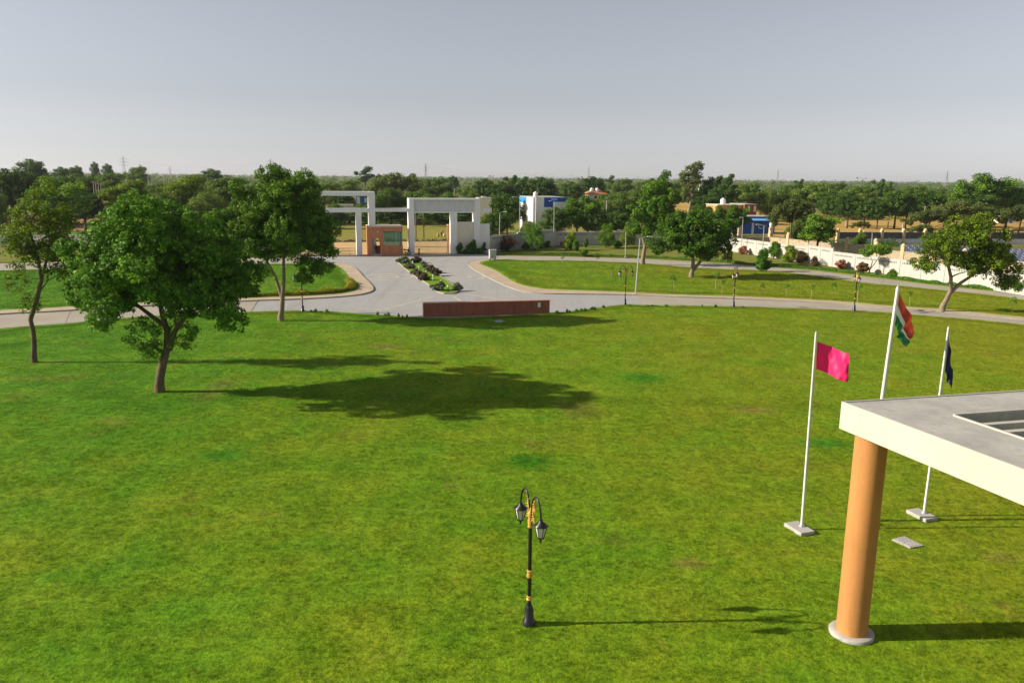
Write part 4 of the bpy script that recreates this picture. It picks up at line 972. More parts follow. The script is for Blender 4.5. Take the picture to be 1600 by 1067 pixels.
# ------------------------------------------------------------------ shrubs, hedges, saplings
def shrub(name, loc, rx, h, lmat, label, seed, cat='shrub', group=None, leaf=.12, per=60, stems=5, base=.15, sp=.42, cl=.3, lobes=None):
    root = empty(name, loc, 0, label, cat, group); r = np.random.default_rng(seed)
    if lobes is None:
        lobes = [((0, 0, h * .42), (rx * .6, rx * .6, h * .36))]
        for k in range(9):
            a = k * 2.4 + r.uniform(-.4, .4); q = r.uniform(.35, .85) * rx; z = h * (r.uniform(.25, .6) if k % 3 else r.uniform(.6, .9)); q *= 1.0 if k % 3 else .55
            s = r.uniform(.22, .42); lobes.append(((q * math.cos(a), q * math.sin(a), z), (rx * s, rx * s, h * s * .6)))
    me, C = foliage('foliage', lobes, sp, cl, per, leaf, seed); link('foliage', me, lmat, root)
    mb = MB()
    for k in r.permutation(len(C))[:stems]: limb(mb, (r.normal() * .08, r.normal() * .08, -.05), C[k], .035, .008, r, 5)
    mb.build('stems', M_BARK, root); return root
sh = [('flowering_shrub', (793, 393), 2.1, 3.0, M_LMAGENTA, 'dark bougainvillea with magenta flowers beside the gate wall'),
      ('shrub', (822, 390), .9, 1.4, M_LDARK, 'dark low shrub at the foot of the tallest pole light'),
      ('shrub', (835, 391), 2.0, 4.9, M_LFRESH, 'light green feathery shrub-tree before the shaded white wall'),
      ('shrub', (845, 388), .6, 1.2, M_LDARK, 'small dark shrub tucked behind the feathery light green one'),
      ('shrub', (855, 387), .7, 1.3, M_LFRESH, 'thin pale sprouting shrub on the verge by the shaded wall'),
      ('shrub', (891, 391), 1.3, 3.4, M_LYEL, 'loose cream-flowered shrub by the shaded wall'),
      ('shrub', (899, 392), .8, 2.2, M_LFRESH, 'upright bright green shrub next to the cream-flowered one'),
      ('shrub', (915, 386.5), .45, 1.5, M_LDARK, 'spindly dark sapling shrub against the shaded wall'),
      ('shrub', (948, 388), 1.9, 4.4, M_LMID, 'big rounded bush against the shaded wall'),
      ('shrub', (964, 387), .9, 1.2, M_LDARK, 'low dark shrub to the side of the big rounded bush'),
      ('shrub', (979, 386), 1.9, 4.2, M_LYEL, 'airy yellow-green shrub-tree behind the verge street light'),
      ('shrub', (912, 400.5), .7, 1.2, M_LMID, 'small weedy plant at the upper road edge'),
      ('flowering_shrub', (1161, 397.5), .9, 1.5, M_LRED, 'dusky pink shrub at the foot of the sunlit wall by a light pole'),
      ('shrub', (1191, 423.5), 1.1, 3.0, M_LDARK, 'dark bushy young tree beside the upper road'),
      ('shrub', (1208, 404), .9, 2.8, M_LFRESH, 'sparse young tree in front of the sunlit wall'),
      ('shrub', (1234, 410), 1.3, 2.4, M_LYEL, 'pale flowering shrub before the sunlit wall'),
      ('flowering_shrub', (1250, 412), 1.0, 1.8, M_LRED, 'loose pinkish shrub beside the pale flowering one'),
      ('flowering_shrub', (1271, 419), .8, 1.6, M_LRED, 'small pink-tipped shrub by the wall step'),
      ('flowering_shrub', (1314, 420.5), .95, 1.4, M_LRED, 'pink and white shrub before the long sunlit wall'),
      ('flowering_shrub', (1347, 427), .95, 1.6, M_LRED, 'bright red-bracted shrub before the long sunlit wall'),
      ('shrub', (1394, 434), .75, 1.0, M_LMID, 'low green shrub at the foot of the sunlit wall'),
      ('shrub', (1592, 459), 1.0, 2.2, M_LMID, 'leafy shrub at the far end of the sunlit wall')]
for i, (nm, px, rx, h, m, lab) in enumerate(sh):
    shrub(nm, on(*px, .10), rx, h, m, lab, 300 + i, 'shrub', None, .15, 30, 5, .12, max(.26, rx * .26), max(.17, rx * .18))
# little tree shading the sunlit wall, and gate plants
tree('small_tree', on(1358, 428, .10), [(0, 0, 0, .09), (.1, 0, .8, .07), (.3, 0, 1.8, .06)], [((.6, 0, 3.6), (1.5, 1.3, .8)), ((1.8, 0, 3.5), (1.1, 1.1, .7)), ((-.6, 0, 3.0), (.9, .9, .6))],
     M_LMID, M_BARK, .5, .36, 60, .16, 71, 9, forks=([(.05, 0, .6, .06), (.7, 0, 1.6, .05), (1.3, 0, 2.6, .04)],), label='small umbrella-shaped tree casting shade on the sunlit wall')
for i, (x, y, rx, h, lab) in enumerate(((8.5, -.5, .55, 2.0, 'pointed dark shrub by the portal middle post'), (10.6, -.7, .9, 2.4, 'dark rounded shrub in front of the cream gate panel'), (12.7, -.4, .5, 1.9, 'spiky dark shrub before the white side panel'),
                                        (9.4, -.9, .8, .8, 'low clump of dark plants along the gate plinth'), (11.9, -.8, .7, .9, 'low dark plants at the foot of the portal end post'))):
    q = G(x, y); shrub('gate_shrub', (q[0], q[1], .02), rx, h, M_LDARK, lab, 340 + i, 'shrub', None, .15, 26, 4, .1, .26, .17)
# median plants
mp_b = [(628.7, 411, .95, 1.0, 'g'), (640, 419.5, .85, .8, 'p'), (651, 428.5, .8, .8, 'p'), (655, 432.5, .8, .85, 'p'), (661.5, 437.5, .85, .9, 'p'), (651, 410, .85, .9, 'p'), (662.6, 418, .65, .8, 'g'), (674, 425, .85, 1.0, 'p'), (681.5, 430, .75, .9, 'p'), (685, 453, .85, .9, 'g'), (713, 453.5, .6, .8, 'g')]
src = {}
for i, (x, y, rx, h, t) in enumerate(mp_b):
    q = P(x, y, .13); lab = 'bushy maroon-leaved plant on the median edge' if t == 'p' else 'silvery grey-green bush on the planted median'; gr = 'maroon median plants' if t == 'p' else 'silvery median bushes'
    if t not in src: o = src[t] = shrub('median_plant', (q[0], q[1], .12), .8, .9, M_LPURPLE if t == 'p' else M_LGREY, lab, 360 + i, 'plant', gr, .15, 18, 4, .05, .22, .15)
    else:
        o = copy_tree(src[t]); o.location = (q[0], q[1], .12); o.rotation_euler = (0, 0, i * 1.3)
    o.scale = (rx / .8, rx / .8, h / .9)
# hedges
def hedge(name, pts, wd, h, lmat, label, seed, leaf=.1, dens=120):
    p = np.array([q[:2] for q in pts]); r = np.random.default_rng(seed); d = np.r_[0, np.cumsum(np.linalg.norm(np.diff(p, axis=0), axis=1))]
    root = empty(name, (p[0][0], p[0][1], .1), 0, label, 'hedge'); n = int(d[-1] * dens)
    t = r.uniform(0, d[-1], n); tx = np.gradient(p[:, 0], d); ty = np.gradient(p[:, 1], d)
    x = np.interp(t, d, p[:, 0]); y = np.interp(t, d, p[:, 1]); nx = -np.interp(t, d, ty); ny = np.interp(t, d, tx)
    th = r.uniform(0, math.pi, n); lump = .72 + .28 * np.sin(t * 2.1 + 1.3 * np.sin(t * .7)) + r.normal(0, .08, n)
    rad = r.uniform(.75, 1.0, n); u = np.cos(th) * wd / 2 * rad; z = np.sin(th) ** .6 * h * rad * lump
    pos = np.c_[x + nx * u - p[0][0], y + ny * u - p[0][1], z]; nrm = np.c_[nx * np.cos(th), ny * np.cos(th), np.sin(th)] + r.normal(0, .5, (n, 3))
    me = quads_mesh('foliage', leaf_arrays(pos, nrm, leaf, r), np.clip(.5 + .25 * (lump - .72) + r.normal(0, .16, n), 0, 1)); link('foliage', me, lmat, root)
    mb = MB(); a = offset(p, wd * .3) - p[0]; b = offset(p, -wd * .3) - p[0]; k = len(p)
    mb.add([(q[0], q[1], -.02) for q in a] + [(q[0], q[1], h * .45) for q in a] + [(q[0], q[1], h * .45) for q in b] + [(q[0], q[1], -.02) for q in b],
           [(i, i + 1, k + i + 1, k + i) for i in range(k - 1)] + [(k + i, k + i + 1, 2 * k + i + 1, 2 * k + i) for i in range(k - 1)] + [(2 * k + i, 2 * k + i + 1, 3 * k + i + 1, 3 * k + i) for i in range(k - 1)])
    mb.build('branches', lmat, root)
hedge('golden_hedge', offset(pxs([(330, 470.5), (400, 466.3), (475, 463.8), (519, 460.6), (549, 456), (557, 448.5), (549, 440)]), 0.5), 1.1, .75, M_LHEDGEY, 'low golden-leaved hedge along the left lawn island', 91, .13, 260)
hedge('low_hedge', offset(pxs([(785, 399), (877, 400.2), (1004, 403.6), (1100, 409.2), (1136, 411.6), (1194, 416.6)]), .5), .9, .42, M_LMID, 'low green hedge on the verge from the gate along the upper road', 92, .14, 330)
hedge('low_hedge', offset(pxs([(1200, 417.2), (1275, 422.6), (1350, 431.6), (1412, 439.2), (1475, 447), (1600, 460.1), (1660, 467)]), .5), .9, .45, M_LDARK, 'low dark green hedge below the sunlit wall', 93, .14, 380)
# little edging plants on the lawn rim
ep = [(590, 492), (602, 493.2), (607, 493.6), (623, 495), (629, 495.5), (636, 496), (870, 490), (886, 488), (890, 487.6), (901, 486.8), (908, 486), (914, 485.2), (925, 483.6), (929, 483), (943, 480.8), (984, 477.8), (1012, 478), (1019, 478.2), (1025, 478.4), (1041, 478.6), (1068, 479), (1097, 479.4), (1118, 479.8), (1160, 480.2), (486, 487.3), (493, 487.6), (501, 488), (511, 488.5)]
e0 = None
for i, (x, y) in enumerate(ep):
    q = P(x, y + .6, LAWN_Z)
    if e0 is None: e0 = o = shrub('edging_plant', (q[0], q[1], LAWN_Z), .22, .5, M_LDARK, 'tiny dark plant on the lawn rim beside the road', 380, 'plant', 'edging plants on the lawn rim', .10, 7, 3, .05, .16, .10)
    else: o = copy_tree(e0); o.location = (q[0], q[1], LAWN_Z)
    s = random.uniform(.35, .95); o.scale = (s, s, random.uniform(.3, .75)); o.rotation_euler = (0, 0, i)
# staked saplings on the islands
sp_ = [(931, 420), (956, 433.5), (968, 441), (1050, 457), (1119, 452), (1128, 458), (1190, 462), (1229, 464), (1267, 467.5), (1302, 462), (1341, 472), (1421, 478), (1580, 492), (880, 418), (106, 477), (420, 447), (12, 470)]
s0 = None
for i, (x, y) in enumerate(sp_):
    q = P(x, y, .16)
    if s0 is None:
        s0 = o = empty('sapling', (q[0], q[1], .16), 0, 'thin staked sapling with a few leaves on the lawn island', 'sapling', 'staked saplings on the lawn islands')
        MB().tube([(0, 0, -.1), (.03, 0, 1.0), (-.02, .02, 1.9)], [.022, .016, .008], 5).build('stem', M_BARK, o); MB().tube([(.12, 0, -.1), (.13, 0, 1.3)], .02, 5).build('stake', M_SANDPILLAR, o)
        me, C = foliage('leaves', [((.05, 0, 1.8), (.30, .30, .22)), ((.25, 0, 1.5), (.16, .2, .14)), ((-.22, .1, 1.6), (.16, .16, .12))], .24, .12, 7, .12, 395); link('leaves', me, M_LFRESH, o)
    else: o = copy_tree(s0); o.location = (q[0], q[1], .16)
    s = random.uniform(.65, 1.15); o.scale = (s, s, s); o.rotation_euler = (R(random.uniform(-3, 3)), 0, i * 2.1)

# ------------------------------------------------------------------ trees beyond the walls: a few kinds, copied one by one
def proto(kind):
    """unit trees, 10 m high, base at the origin; returns (trunk mesh, crown mesh)"""
    seed = {'round': 1, 'dark': 2, 'acacia': 3, 'tall': 4, 'wispy': 5, 'gum': 6, 'bush': 7, 'two': 8, 'oval': 9}[kind] * 17
    r = np.random.default_rng(seed); mb = MB(); m = M_LBG; leaf, sp, cl, per = .34, 1.05, .66, 46; lob = []
    if kind == 'round':
        lob = [((0, 0, 6.6), (3.6, 3.5, 3.0)), ((-2.0, .5, 5.2), (2.2, 2.2, 2.1)), ((2.2, -.4, 5.6), (2.2, 2.2, 2.3)), ((.4, 0, 8.3), (2.1, 2.1, 1.6))]
    elif kind == 'dark':
        m = M_LBGDARK; lob = [((-.6, 0, 7.2), (2.6, 2.6, 2.4)), ((1.6, .3, 6.0), (2.2, 2.2, 2.2)), ((-1.8, 0, 5.0), (1.9, 1.9, 1.8)), ((.6, 0, 8.6), (1.6, 1.6, 1.3)), ((.4, 0, 4.4), (2.4, 2.2, 1.4))]
    elif kind == 'acacia':
        m = M_LACACIA; lob = [((-2.4, 0, 7.4), (2.8, 2.6, 1.2)), ((2.2, .4, 8.0), (2.9, 2.6, 1.3)), ((0, -1, 8.9), (2.4, 2.4, 1.0)), ((4.0, 0, 6.2), (1.7, 1.7, .9)), ((-4.0, 0, 6.0), (1.6, 1.6, .8)), ((.4, 1.4, 6.6), (2.4, 1.8, 1.0))]; per = 40
    elif kind == 'tall':
        m = M_LBGDARK; lob = [((0, 0, 8.4), (1.3, 1.3, 1.5)), ((-.7, 0, 6.4), (1.3, 1.3, 1.4)), ((.8, 0, 5.9), (1.3, 1.3, 1.5)), ((0, 0, 4.3), (1.5, 1.5, 1.2))]; sp, cl = .8, .5
    elif kind == 'wispy':
        m = M_LBGDARK; lob = [((-.9, 0, 8.2), (1.0, 1.0, .6)), ((.9, 0, 9.2), (.9, .9, .7)), ((1.2, 0, 7.4), (.9, .9, .5)), ((-.2, 0, 6.4), (1.1, 1.1, .6)), ((.2, 0, 8.6), (.7, .7, .5))]; sp, cl, per = .75, .4, 26
    elif kind == 'gum':
        m = M_LACACIA; lob = [((.9, 0, 9.0), (.75, .75, .9)), ((.2, 0, 8.1), (.9, .9, 1.1)), ((-.5, 0, 6.9), (.8, .8, 1.2)), ((.7, 0, 7.0), (.8, .8, 1.2)), ((-.2, 0, 5.6), (.9, .9, 1.1)), ((-1.0, 0, 7.6), (.35, .35, .4)), ((-.6, 0, 4.2), (.5, .5, .6))]; sp, cl, per, leaf = .62, .36, 30, .26
    elif kind == 'bush':
        lob = [((0, 0, 4.6), (4.2, 4.0, 4.4)), ((-2.6, 0, 4.0), (2.4, 2.4, 3.0)), ((2.8, .3, 3.6), (2.4, 2.4, 3.0)), ((.6, 0, 7.4), (2.4, 2.4, 2.2))]; sp, cl = 1.3, .85
    elif kind == 'two':
        m = M_LMID; lob = [((-1.2, 0, 7.2), (2.2, 2.2, 2.4)), ((1.7, 0, 7.8), (1.9, 2.0, 2.0)), ((.4, -.3, 5.2), (2.6, 2.4, 1.6)), ((-2.2, 0, 4.8), (1.5, 1.5, 1.3)), ((2.7, 0, 5.6), (1.3, 1.3, 1.2))]; per = 56
    elif kind == 'oval':
        m = M_LYEL; lob = [((0, 0, 6.8), (2.8, 2.6, 3.0)), ((-1.4, 0, 4.8), (1.9, 1.9, 1.9)), ((1.6, 0, 5.2), (1.9, 1.9, 2.0)), ((.3, 0, 8.8), (1.5, 1.5, 1.1))]; per = 50
    me, C = foliage('crown', lob, sp, cl, per, leaf, seed, brk=.95)
    lean = .6 if kind in ('gum', 'acacia') else .2
    tr = [(0, 0, -.3), (.05, 0, 1.2), (lean * .4, 0, 3.0), (lean * .7, 0, 5.0), (lean, 0, 6.8)]
    if kind == 'bush': tr = tr[:3]
    mb.tube(tr, [.30, .24, .2, .14, .07][:len(tr)], 7)
    for k in r.permutation(len(C))[:10]: limb(mb, tr[2] if C[k][2] < 7 else tr[-1], C[k], .10, .02, r, 5)
    tm = mb.mesh('trunk'); tm.materials.append(M_BARKPALE if kind == 'gum' else M_BARK); me.materials.append(m)
    ext = np.array([c for c in C]); wid = np.percentile(np.abs(ext[:, 0]), 97) * 2 + cl
    return tm, me, wid, C[:, 2].max() + cl * .7
PRO = {}
def btree(kind, x, ytop, wpx, Y, label, group, name='tree'):
    if kind not in PRO: PRO[kind] = proto(kind)
    tm, cm, wid, hh = PRO[kind]
    T_ = PY(x, ytop, Y); sx = wpx / (FPX / Y) / wid; sz = T_[2] / hh
    o = empty(name, (T_[0], Y, 0), random.uniform(-.35, .35), label, 'tree', group); o.scale = (sx, sx, sz)
    link('trunk', tm, None, o); link('crown', cm, None, o); return o
GL = {  # zones: (label, group)
 'left': ('tree beyond the wall left of the gate', 'trees beyond the left wall'),
 'leftdark': ('tree at the edge of the brown field', 'trees by the brown field'),
 'gate': ('tree behind the crop field outside the gate', 'trees behind the crop field'),
 'house': ('tree crowding round the blue and white house', 'trees around the blue and white house'),
 'wallr': ('tree just behind the shaded white wall', 'trees behind the shaded wall'),
 'row': ('orchard tree standing in the ochre field', 'trees in the ochre field'),
 'aca': ('feathery acacia beside the pillared wall', 'acacias by the pillared wall'),
 'shop': ('tree around the brick house and blue shop', 'trees by the blue shop'),
 'sky': ('distant tree standing above the hazy skyline', 'skyline trees'),
 'rback': ('tree behind the ochre field', 'trees behind the ochre field'),
}
BT = [ ('bush', 757, 334, 34, 170, 'house'), ('dark', 1096, 295, 40, 300, 'shop'), # kind, x, ytop, width, Y, zone
 ('dark', 8, 264, 62, 195, 'leftdark'), ('dark', 33, 268, 50, 205, 'leftdark'), ('bush', -12, 300, 50, 190, 'leftdark'), ('dark', -30, 262, 60, 200, 'leftdark'),
 ('two', 88, 277, 92, 168, 'left'), ('dark', 128, 300, 60, 180, 'left'), ('dark', 120, 272, 70, 260, 'left'), ('oval', 196, 279, 84, 185, 'left'), ('round', 165, 268, 60, 300, 'left'), ('round', 240, 284, 60, 220, 'left'),
 ('oval', 288, 271, 82, 190, 'left'), ('round', 342, 274, 80, 200, 'left'), ('bush', 315, 300, 80, 175, 'left'), ('bush', 250, 300, 70, 170, 'left'), ('round', 385, 285, 60, 210, 'left'), ('bush', 200, 312, 60, 165, 'left'), ('round', 420, 284, 70, 240, 'left'), ('bush', 455, 300, 60, 200, 'left'),
 ('round', 505, 283, 60, 260, 'gate'), ('bush', 520, 318, 44, 215, 'gate'), ('dark', 535, 300, 40, 240, 'gate'), ('round', 540, 280, 50, 380, 'gate'), ('acacia', 613, 269, 84, 250, 'gate'), ('bush', 606, 293, 66, 235, 'gate'), ('round', 648, 296, 54, 240, 'gate'), ('bush', 585, 305, 40, 225, 'gate'), ('round', 676, 276, 66, 330, 'gate'), ('bush', 664, 303, 60, 232, 'gate'), ('bush', 696, 300, 50, 240, 'gate'), ('dark', 640, 322, 60, 222, 'gate'), ('dark', 610, 325, 50, 220, 'gate'), ('dark', 690, 330, 44, 228, 'gate'), ('bush', 718, 318, 50, 230, 'gate'), ('two', 663, 330, 26, 214, 'gate'), ('bush', 735, 300, 40, 250, 'gate'), ('dark', 715, 335, 40, 222, 'gate'), ('dark', 545, 335, 50, 222, 'gate'), ('bush', 560, 318, 30, 235, 'gate'),
 ('dark', 757, 280, 36, 320, 'house'), ('dark', 785, 284, 46, 260, 'house'), ('tall', 800, 274, 24, 280, 'house'), ('tall', 816, 276, 26, 285, 'house'), ('dark', 846, 277, 52, 300, 'house'), ('bush', 770, 305, 40, 190, 'house'), ('dark', 792, 303, 52, 172, 'house'), ('dark', 778, 332, 40, 165, 'house'), ('round', 736, 288, 40, 400, 'house'), ('bush', 824, 345, 36, 160.5, 'house'),
 ('dark', 868, 324, 40, 163, 'wallr'), ('two', 902, 311, 56, 166, 'wallr'), ('dark', 931, 325, 44, 165, 'wallr'), ('two', 920, 306, 44, 180, 'wallr'), ('bush', 962, 300, 70, 220, 'wallr'), ('round', 948, 300, 50, 230, 'wallr'), ('dark', 893, 284, 40, 330, 'wallr'), ('dark', 927, 276, 42, 350, 'wallr'), ('bush', 985, 296, 60, 240, 'wallr'), ('round', 972, 278, 40, 420, 'wallr'), ('dark', 965, 330, 40, 172, 'wallr'), ('bush', 1010, 320, 60, 190, 'wallr'), ('dark', 1055, 330, 50, 180, 'wallr'),
 ('dark', 1113, 277, 36, 262, 'shop'), ('tall', 1137, 272, 30, 258, 'shop'), ('dark', 1128, 292, 40, 255, 'shop'), ('round', 1170, 284, 64, 285, 'shop'), ('round', 1048, 283, 56, 300, 'shop'), ('dark', 1105, 305, 44, 250, 'shop'), ('two', 1128, 322, 32, 182, 'shop'), ('two', 1152, 320, 36, 178, 'shop'), ('dark', 1098, 320, 40, 186, 'shop'), ('bush', 1075, 335, 30, 190, 'shop'), ('bush', 1200, 296, 50, 300, 'shop'),
 ('acacia', 1238, 308, 66, 152, 'shop'), ('two', 1281, 334, 60, 140, 'shop'), ('bush', 1253, 330, 40, 158, 'shop'),
 ('round', 1235, 286, 54, 300, 'rback'), ('round', 1275, 283, 60, 290, 'rback'), ('tall', 1250, 280, 16, 330, 'rback'), ('round', 1305, 284, 50, 340, 'rback'), ('round', 1345, 288, 56, 330, 'rback'), ('tall', 1376, 280, 22, 345, 'rback'), ('tall', 1388, 284, 20, 340, 'rback'), ('round', 1428, 289, 60, 330, 'rback'), ('bush', 1462, 294, 60, 320, 'rback'), ('dark', 1300, 300, 50, 275, 'rback'),
 ('dark', 1304, 304, 38, 236, 'row'), ('dark', 1328, 302, 36, 226, 'row'), ('dark', 1354, 306, 34, 224, 'row'), ('dark', 1374, 311, 32, 222, 'row'), ('dark', 1403, 297, 40, 226, 'row'), ('dark', 1420, 302, 34, 228, 'row'), ('dark', 1452, 298, 54, 235, 'row'), ('round', 1480, 300, 50, 240, 'row'),
 ('acacia', 1452, 325, 76, 182, 'aca'), ('acacia', 1496, 312, 90, 186, 'aca'), ('acacia', 1540, 322, 70, 190, 'aca'), ('acacia', 1440, 350, 40, 178, 'aca'), ('acacia', 1596, 318, 70, 184, 'aca'), ('acacia', 1345, 345, 34, 200, 'aca'), ('bush', 1346, 362, 22, 164, 'aca'),
 ('two', 1510, 281, 46, 225, 'rback'), ('two', 1546, 271, 76, 232, 'rback'), ('two', 1580, 284, 56, 236, 'rback'), ('dark', 1530, 300, 60, 222, 'rback'), ('round', 1612, 295, 60, 240, 'rback'),
 ('dark', 47, 249, 48, 330, 'sky'), ('dark', 120, 259, 18, 480, 'sky'), ('dark', 147, 253, 14, 520, 'sky'), ('dark', 167, 256, 18, 500, 'sky'), ('round', 212, 258, 36, 460, 'sky'), ('dark', 430, 255, 24, 380, 'sky'), ('wispy', 568, 260, 30, 400, 'sky'), ('dark', 592, 272, 14, 500, 'sky'), ('wispy', 640, 271, 22, 520, 'sky'), ('dark', 330, 264, 36, 420, 'sky'), ('dark', 112, 262, 26, 450, 'sky'), ('dark', 95, 261, 30, 430, 'sky'), ('wispy', 953, 274, 16, 480, 'sky'), ('round', 1000, 283, 26, 520, 'sky'), ('dark', 708, 275, 18, 560, 'sky')]
KA = {'round': ('round-headed', 'round-headed'), 'dark': ('dense deep-green', 'dense'), 'acacia': ('spreading', 'spreading'), 'tall': ('narrow upright', 'narrow'), 'wispy': ('thin wispy', 'wispy'),
      'gum': ('pale', 'pale'), 'bush': ('low broad', 'low broad'), 'two': ('lobed bright-green', 'lobed'), 'oval': ('tall yellow-green', 'yellow-green')}
for b_ in BT:
    lab, gr = GL[b_[5]]; adj, an = KA[b_[0]]; lab = adj + ' ' + lab; gr = an + ' ' + gr; btree(b_[0], b_[1], b_[2], b_[3], b_[4], lab, gr)
btree('gum', 1080, 252, 34, 262, 'tall pale-trunked gum tree leaning above the skyline', None)
btree('wispy', 1033, 266, 34, 215, 'open wispy tree top above the tree by the upper road', None)
btree('acacia', 90, 330, 40, 172, 'feathery brownish bush beyond the left wall', None, 'bush')

# the far plain: countless trees reading as one wood
def far_wood():
    r = np.random.default_rng(99); V = []; T_ = []
    for n, y0, y1, lf, q, hs_ in ((420, 340, 620, .85, 100, (5, 9.5)), (900, 620, 1200, 1.25, 60, (6, 10.5)), (1700, 1200, 2600, 2.0, 34, (7, 12)), (1500, 2600, 5000, 3.4, 20, (8, 14))):
        Y = np.sqrt(r.uniform(y0 ** 2, y1 ** 2, n)); X = Y * r.uniform(-.80, .80, n)
        clear = np.sin(X * .011 + 2) * np.sin(Y * .009 + X * .004) > .62; Y, X = Y[~clear], X[~clear]; n = len(X)
        h = r.uniform(*hs_, n) * np.where(r.uniform(size=n) < .12, r.uniform(1.15, 1.55, n), 1.0); wd = h * r.uniform(.45, .8, n); idx = np.repeat(np.arange(n), q)
        d = r.normal(size=(n * q, 3)); d /= np.linalg.norm(d, axis=1)[:, None]
        c = np.c_[X, Y, h * .58]; rad = np.c_[wd, wd, h * .46]
        lump = 1 + .22 * np.sin(d[:, 0] * 5 + idx) * np.sin(d[:, 2] * 4 + idx * 1.7)
        pos = c[idx] + d * rad[idx] * (r.uniform(.7, 1.05, n * q) * lump)[:, None]
        V.append(leaf_arrays(pos, d + r.normal(0, .4, d.shape) + [0, 0, .3], lf, r, .8)); T_.append(np.clip(.42 + (r.normal(0, .2, n))[idx] + r.normal(0, .1, n * q), 0, 1))
    me = quads_mesh('far_wood', np.concatenate(V), np.concatenate(T_))
    return tag(link('far_wood', me, M_LBG), 'hazy wooded plain stretching to the horizon', 'wood', None, 'stuff')
far_wood()
# undergrowth along the far side of the walls and the stubble bank outside the gate
def scrub_line(pts, n, hgt, spread, lmat, label, seed, leaf=.3):
    r = np.random.default_rng(seed); p = resample(pts, 400); k = r.integers(0, 400, n); c = p[k] + r.normal(0, spread, (n, 2)); hh = hgt * r.uniform(.4, 1.3, n)
    q = 16; idx = np.repeat(np.arange(n), q); d = r.normal(size=(n * q, 3)); d /= np.linalg.norm(d, axis=1)[:, None]; d[:, 2] = np.abs(d[:, 2])
    pos = np.c_[c, np.zeros(n)][idx] + d * np.c_[hh * .8, hh * .8, hh][idx] * r.uniform(.5, 1, n * q)[:, None]
    me = quads_mesh('scrub', leaf_arrays(pos, d + r.normal(0, .5, d.shape), leaf, r, .7), np.clip(.45 + r.normal(0, .2, n)[idx] + r.normal(0, .12, n * q), 0, 1))
    tag(link('scrub', me, lmat), label, 'scrub', None, 'stuff')
M_STUBBLE = leaf_mat('dry_stubble', [(.1, (.05, .035, .02)), (.5, (.10, .07, .035)), (1.0, (.22, .15, .07))], .15)
scrub_line([G(-120, 28.2), G(45, 28.2)], 900, .6, .35, M_STUBBLE, 'dark thorny stubble bank between dirt road and crop field', 5, .22)
scrub_line([G(-110, 91), G(40, 91)], 700, 1.2, 1.5, M_LBG, 'tangled green scrub behind the crop field', 6)
scrub_line([(-175, 179), (-90, 179)], 300, .9, .8, M_LBG, 'weedy strip between the green and brown fields', 7)
scrub_line([(62, 262), (190, 300)], 500, 1.5, 3, M_LBG, 'scrub along the back of the ochre field', 8)
scrub_line([(20, 164), (44, 166), (50, 140), (58, 128)], 420, 1.3, 1.6, M_LBG, 'tangled scrub behind the white boundary wall', 9)
scrub_line([(62, 163), (80, 165)], 130, 1.6, 1.0, M_LBGDARK, 'dark bushes at the foot of the pillared wall', 10)

# ------------------------------------------------------------------ houses beyond the wall
def window(root, c, d, rz=0.0, mat=M_DARK):
    f = MB().box(c, d, rz, .01).build('window', M_HOUSE, root); MB().box((c[0], c[1] - .01, c[2]), (d[0] - .16, d[1] + .02, d[2] - .16), rz).build('pane', mat, f)
def tank(loc, r_, h, label, mat=M_TANK):
    o = empty('water_tank', loc, 0, label, 'water tank')
    MB().lathe([(r_ * .98, 0), (r_, h * .1), (r_ * .96, h * .35), (r_, h * .6), (r_ * .95, h * .8), (r_ * .5, h * .95), (r_ * .28, h * .96), (r_ * .28, h * 1.04), (0, h * 1.05)], 16).build('body', mat, o)
    MB().lathe([(r_ * .3, 0), (r_ * .3, h * .05)], 10, (0, 0, h * 1.04)).build('lid', M_CABINET, o); return o
Yh = 166.0; c0 = PY(833, 309, Yh); hr = R(14)
h1 = empty('house', (c0[0], Yh, 0), hr, 'white flat-roofed house with bright blue painted parapet', 'house'); H1 = c0[2]
MB().box((3.6, 5.5, H1 / 2), (7.2, 11.0, H1), 0, .03).build('wall', M_WHITE, h1)
MB().box((-.011, 7.9, H1 - .62), (.04, 5.6, 1.25), 0, 0).build('parapet_panel', M_BRIGHTBLUE, h1); MB().box((-.011, 3.6, H1 - 3.2), (.03, .9, 1.2)).build('vent', M_CREAMP, h1)
MB().box((3.3, -.012, H1 - .95), (1.9, .04, 1.9)).build('sign_panel', M_BLUE, h1); MB().box((5.72, -.012, H1 - .42), (2.9, .04, .85)).build('sign_panel', M_BLUE, h1)
MB().box((3.6, 5.5, H1 + .06), (7.0, 10.8, .12)).build('roof', M_CEMENT, h1)
MB().tube([(.6, -.12, .2), (.6, -.12, H1 + .2)], .09, 8).build('drainpipe', M_TANK, h1); MB().box((1.3, -.1, 2.4), (.35, .2, 4.8)).build('pilaster', M_WHITE, h1)
window(h1, (5.6, -.02, 3.2), (1.2, .08, 1.3))
tq = Vector((c0[0], Yh, 0)) + Vector((.75 * math.cos(hr) - .9 * math.sin(hr), .75 * math.sin(hr) + .9 * math.cos(hr), H1 + .12)); tank(tq, .48, 1.05, 'white plastic water tank on the blue and white house')
Yw = 185.0; c0 = PY(750, 310, Yw); h2 = empty('house', (c0[0], Yw, 0), R(10), 'cream block of a house showing behind the portal end post', 'house'); H2 = c0[2]
MB().box((1.3, 3, H2 / 2), (2.9, 6, H2), 0, .03).build('wall', M_CREAMP, h2); MB().box((1.3, 3, H2 + .05), (3.1, 6.2, .1)).build('roof', M_CEMENT, h2); MB().box((1.3, 3, H2 + .2), (1.0, 1.0, .3)).build('hatch', M_CREAMP, h2)
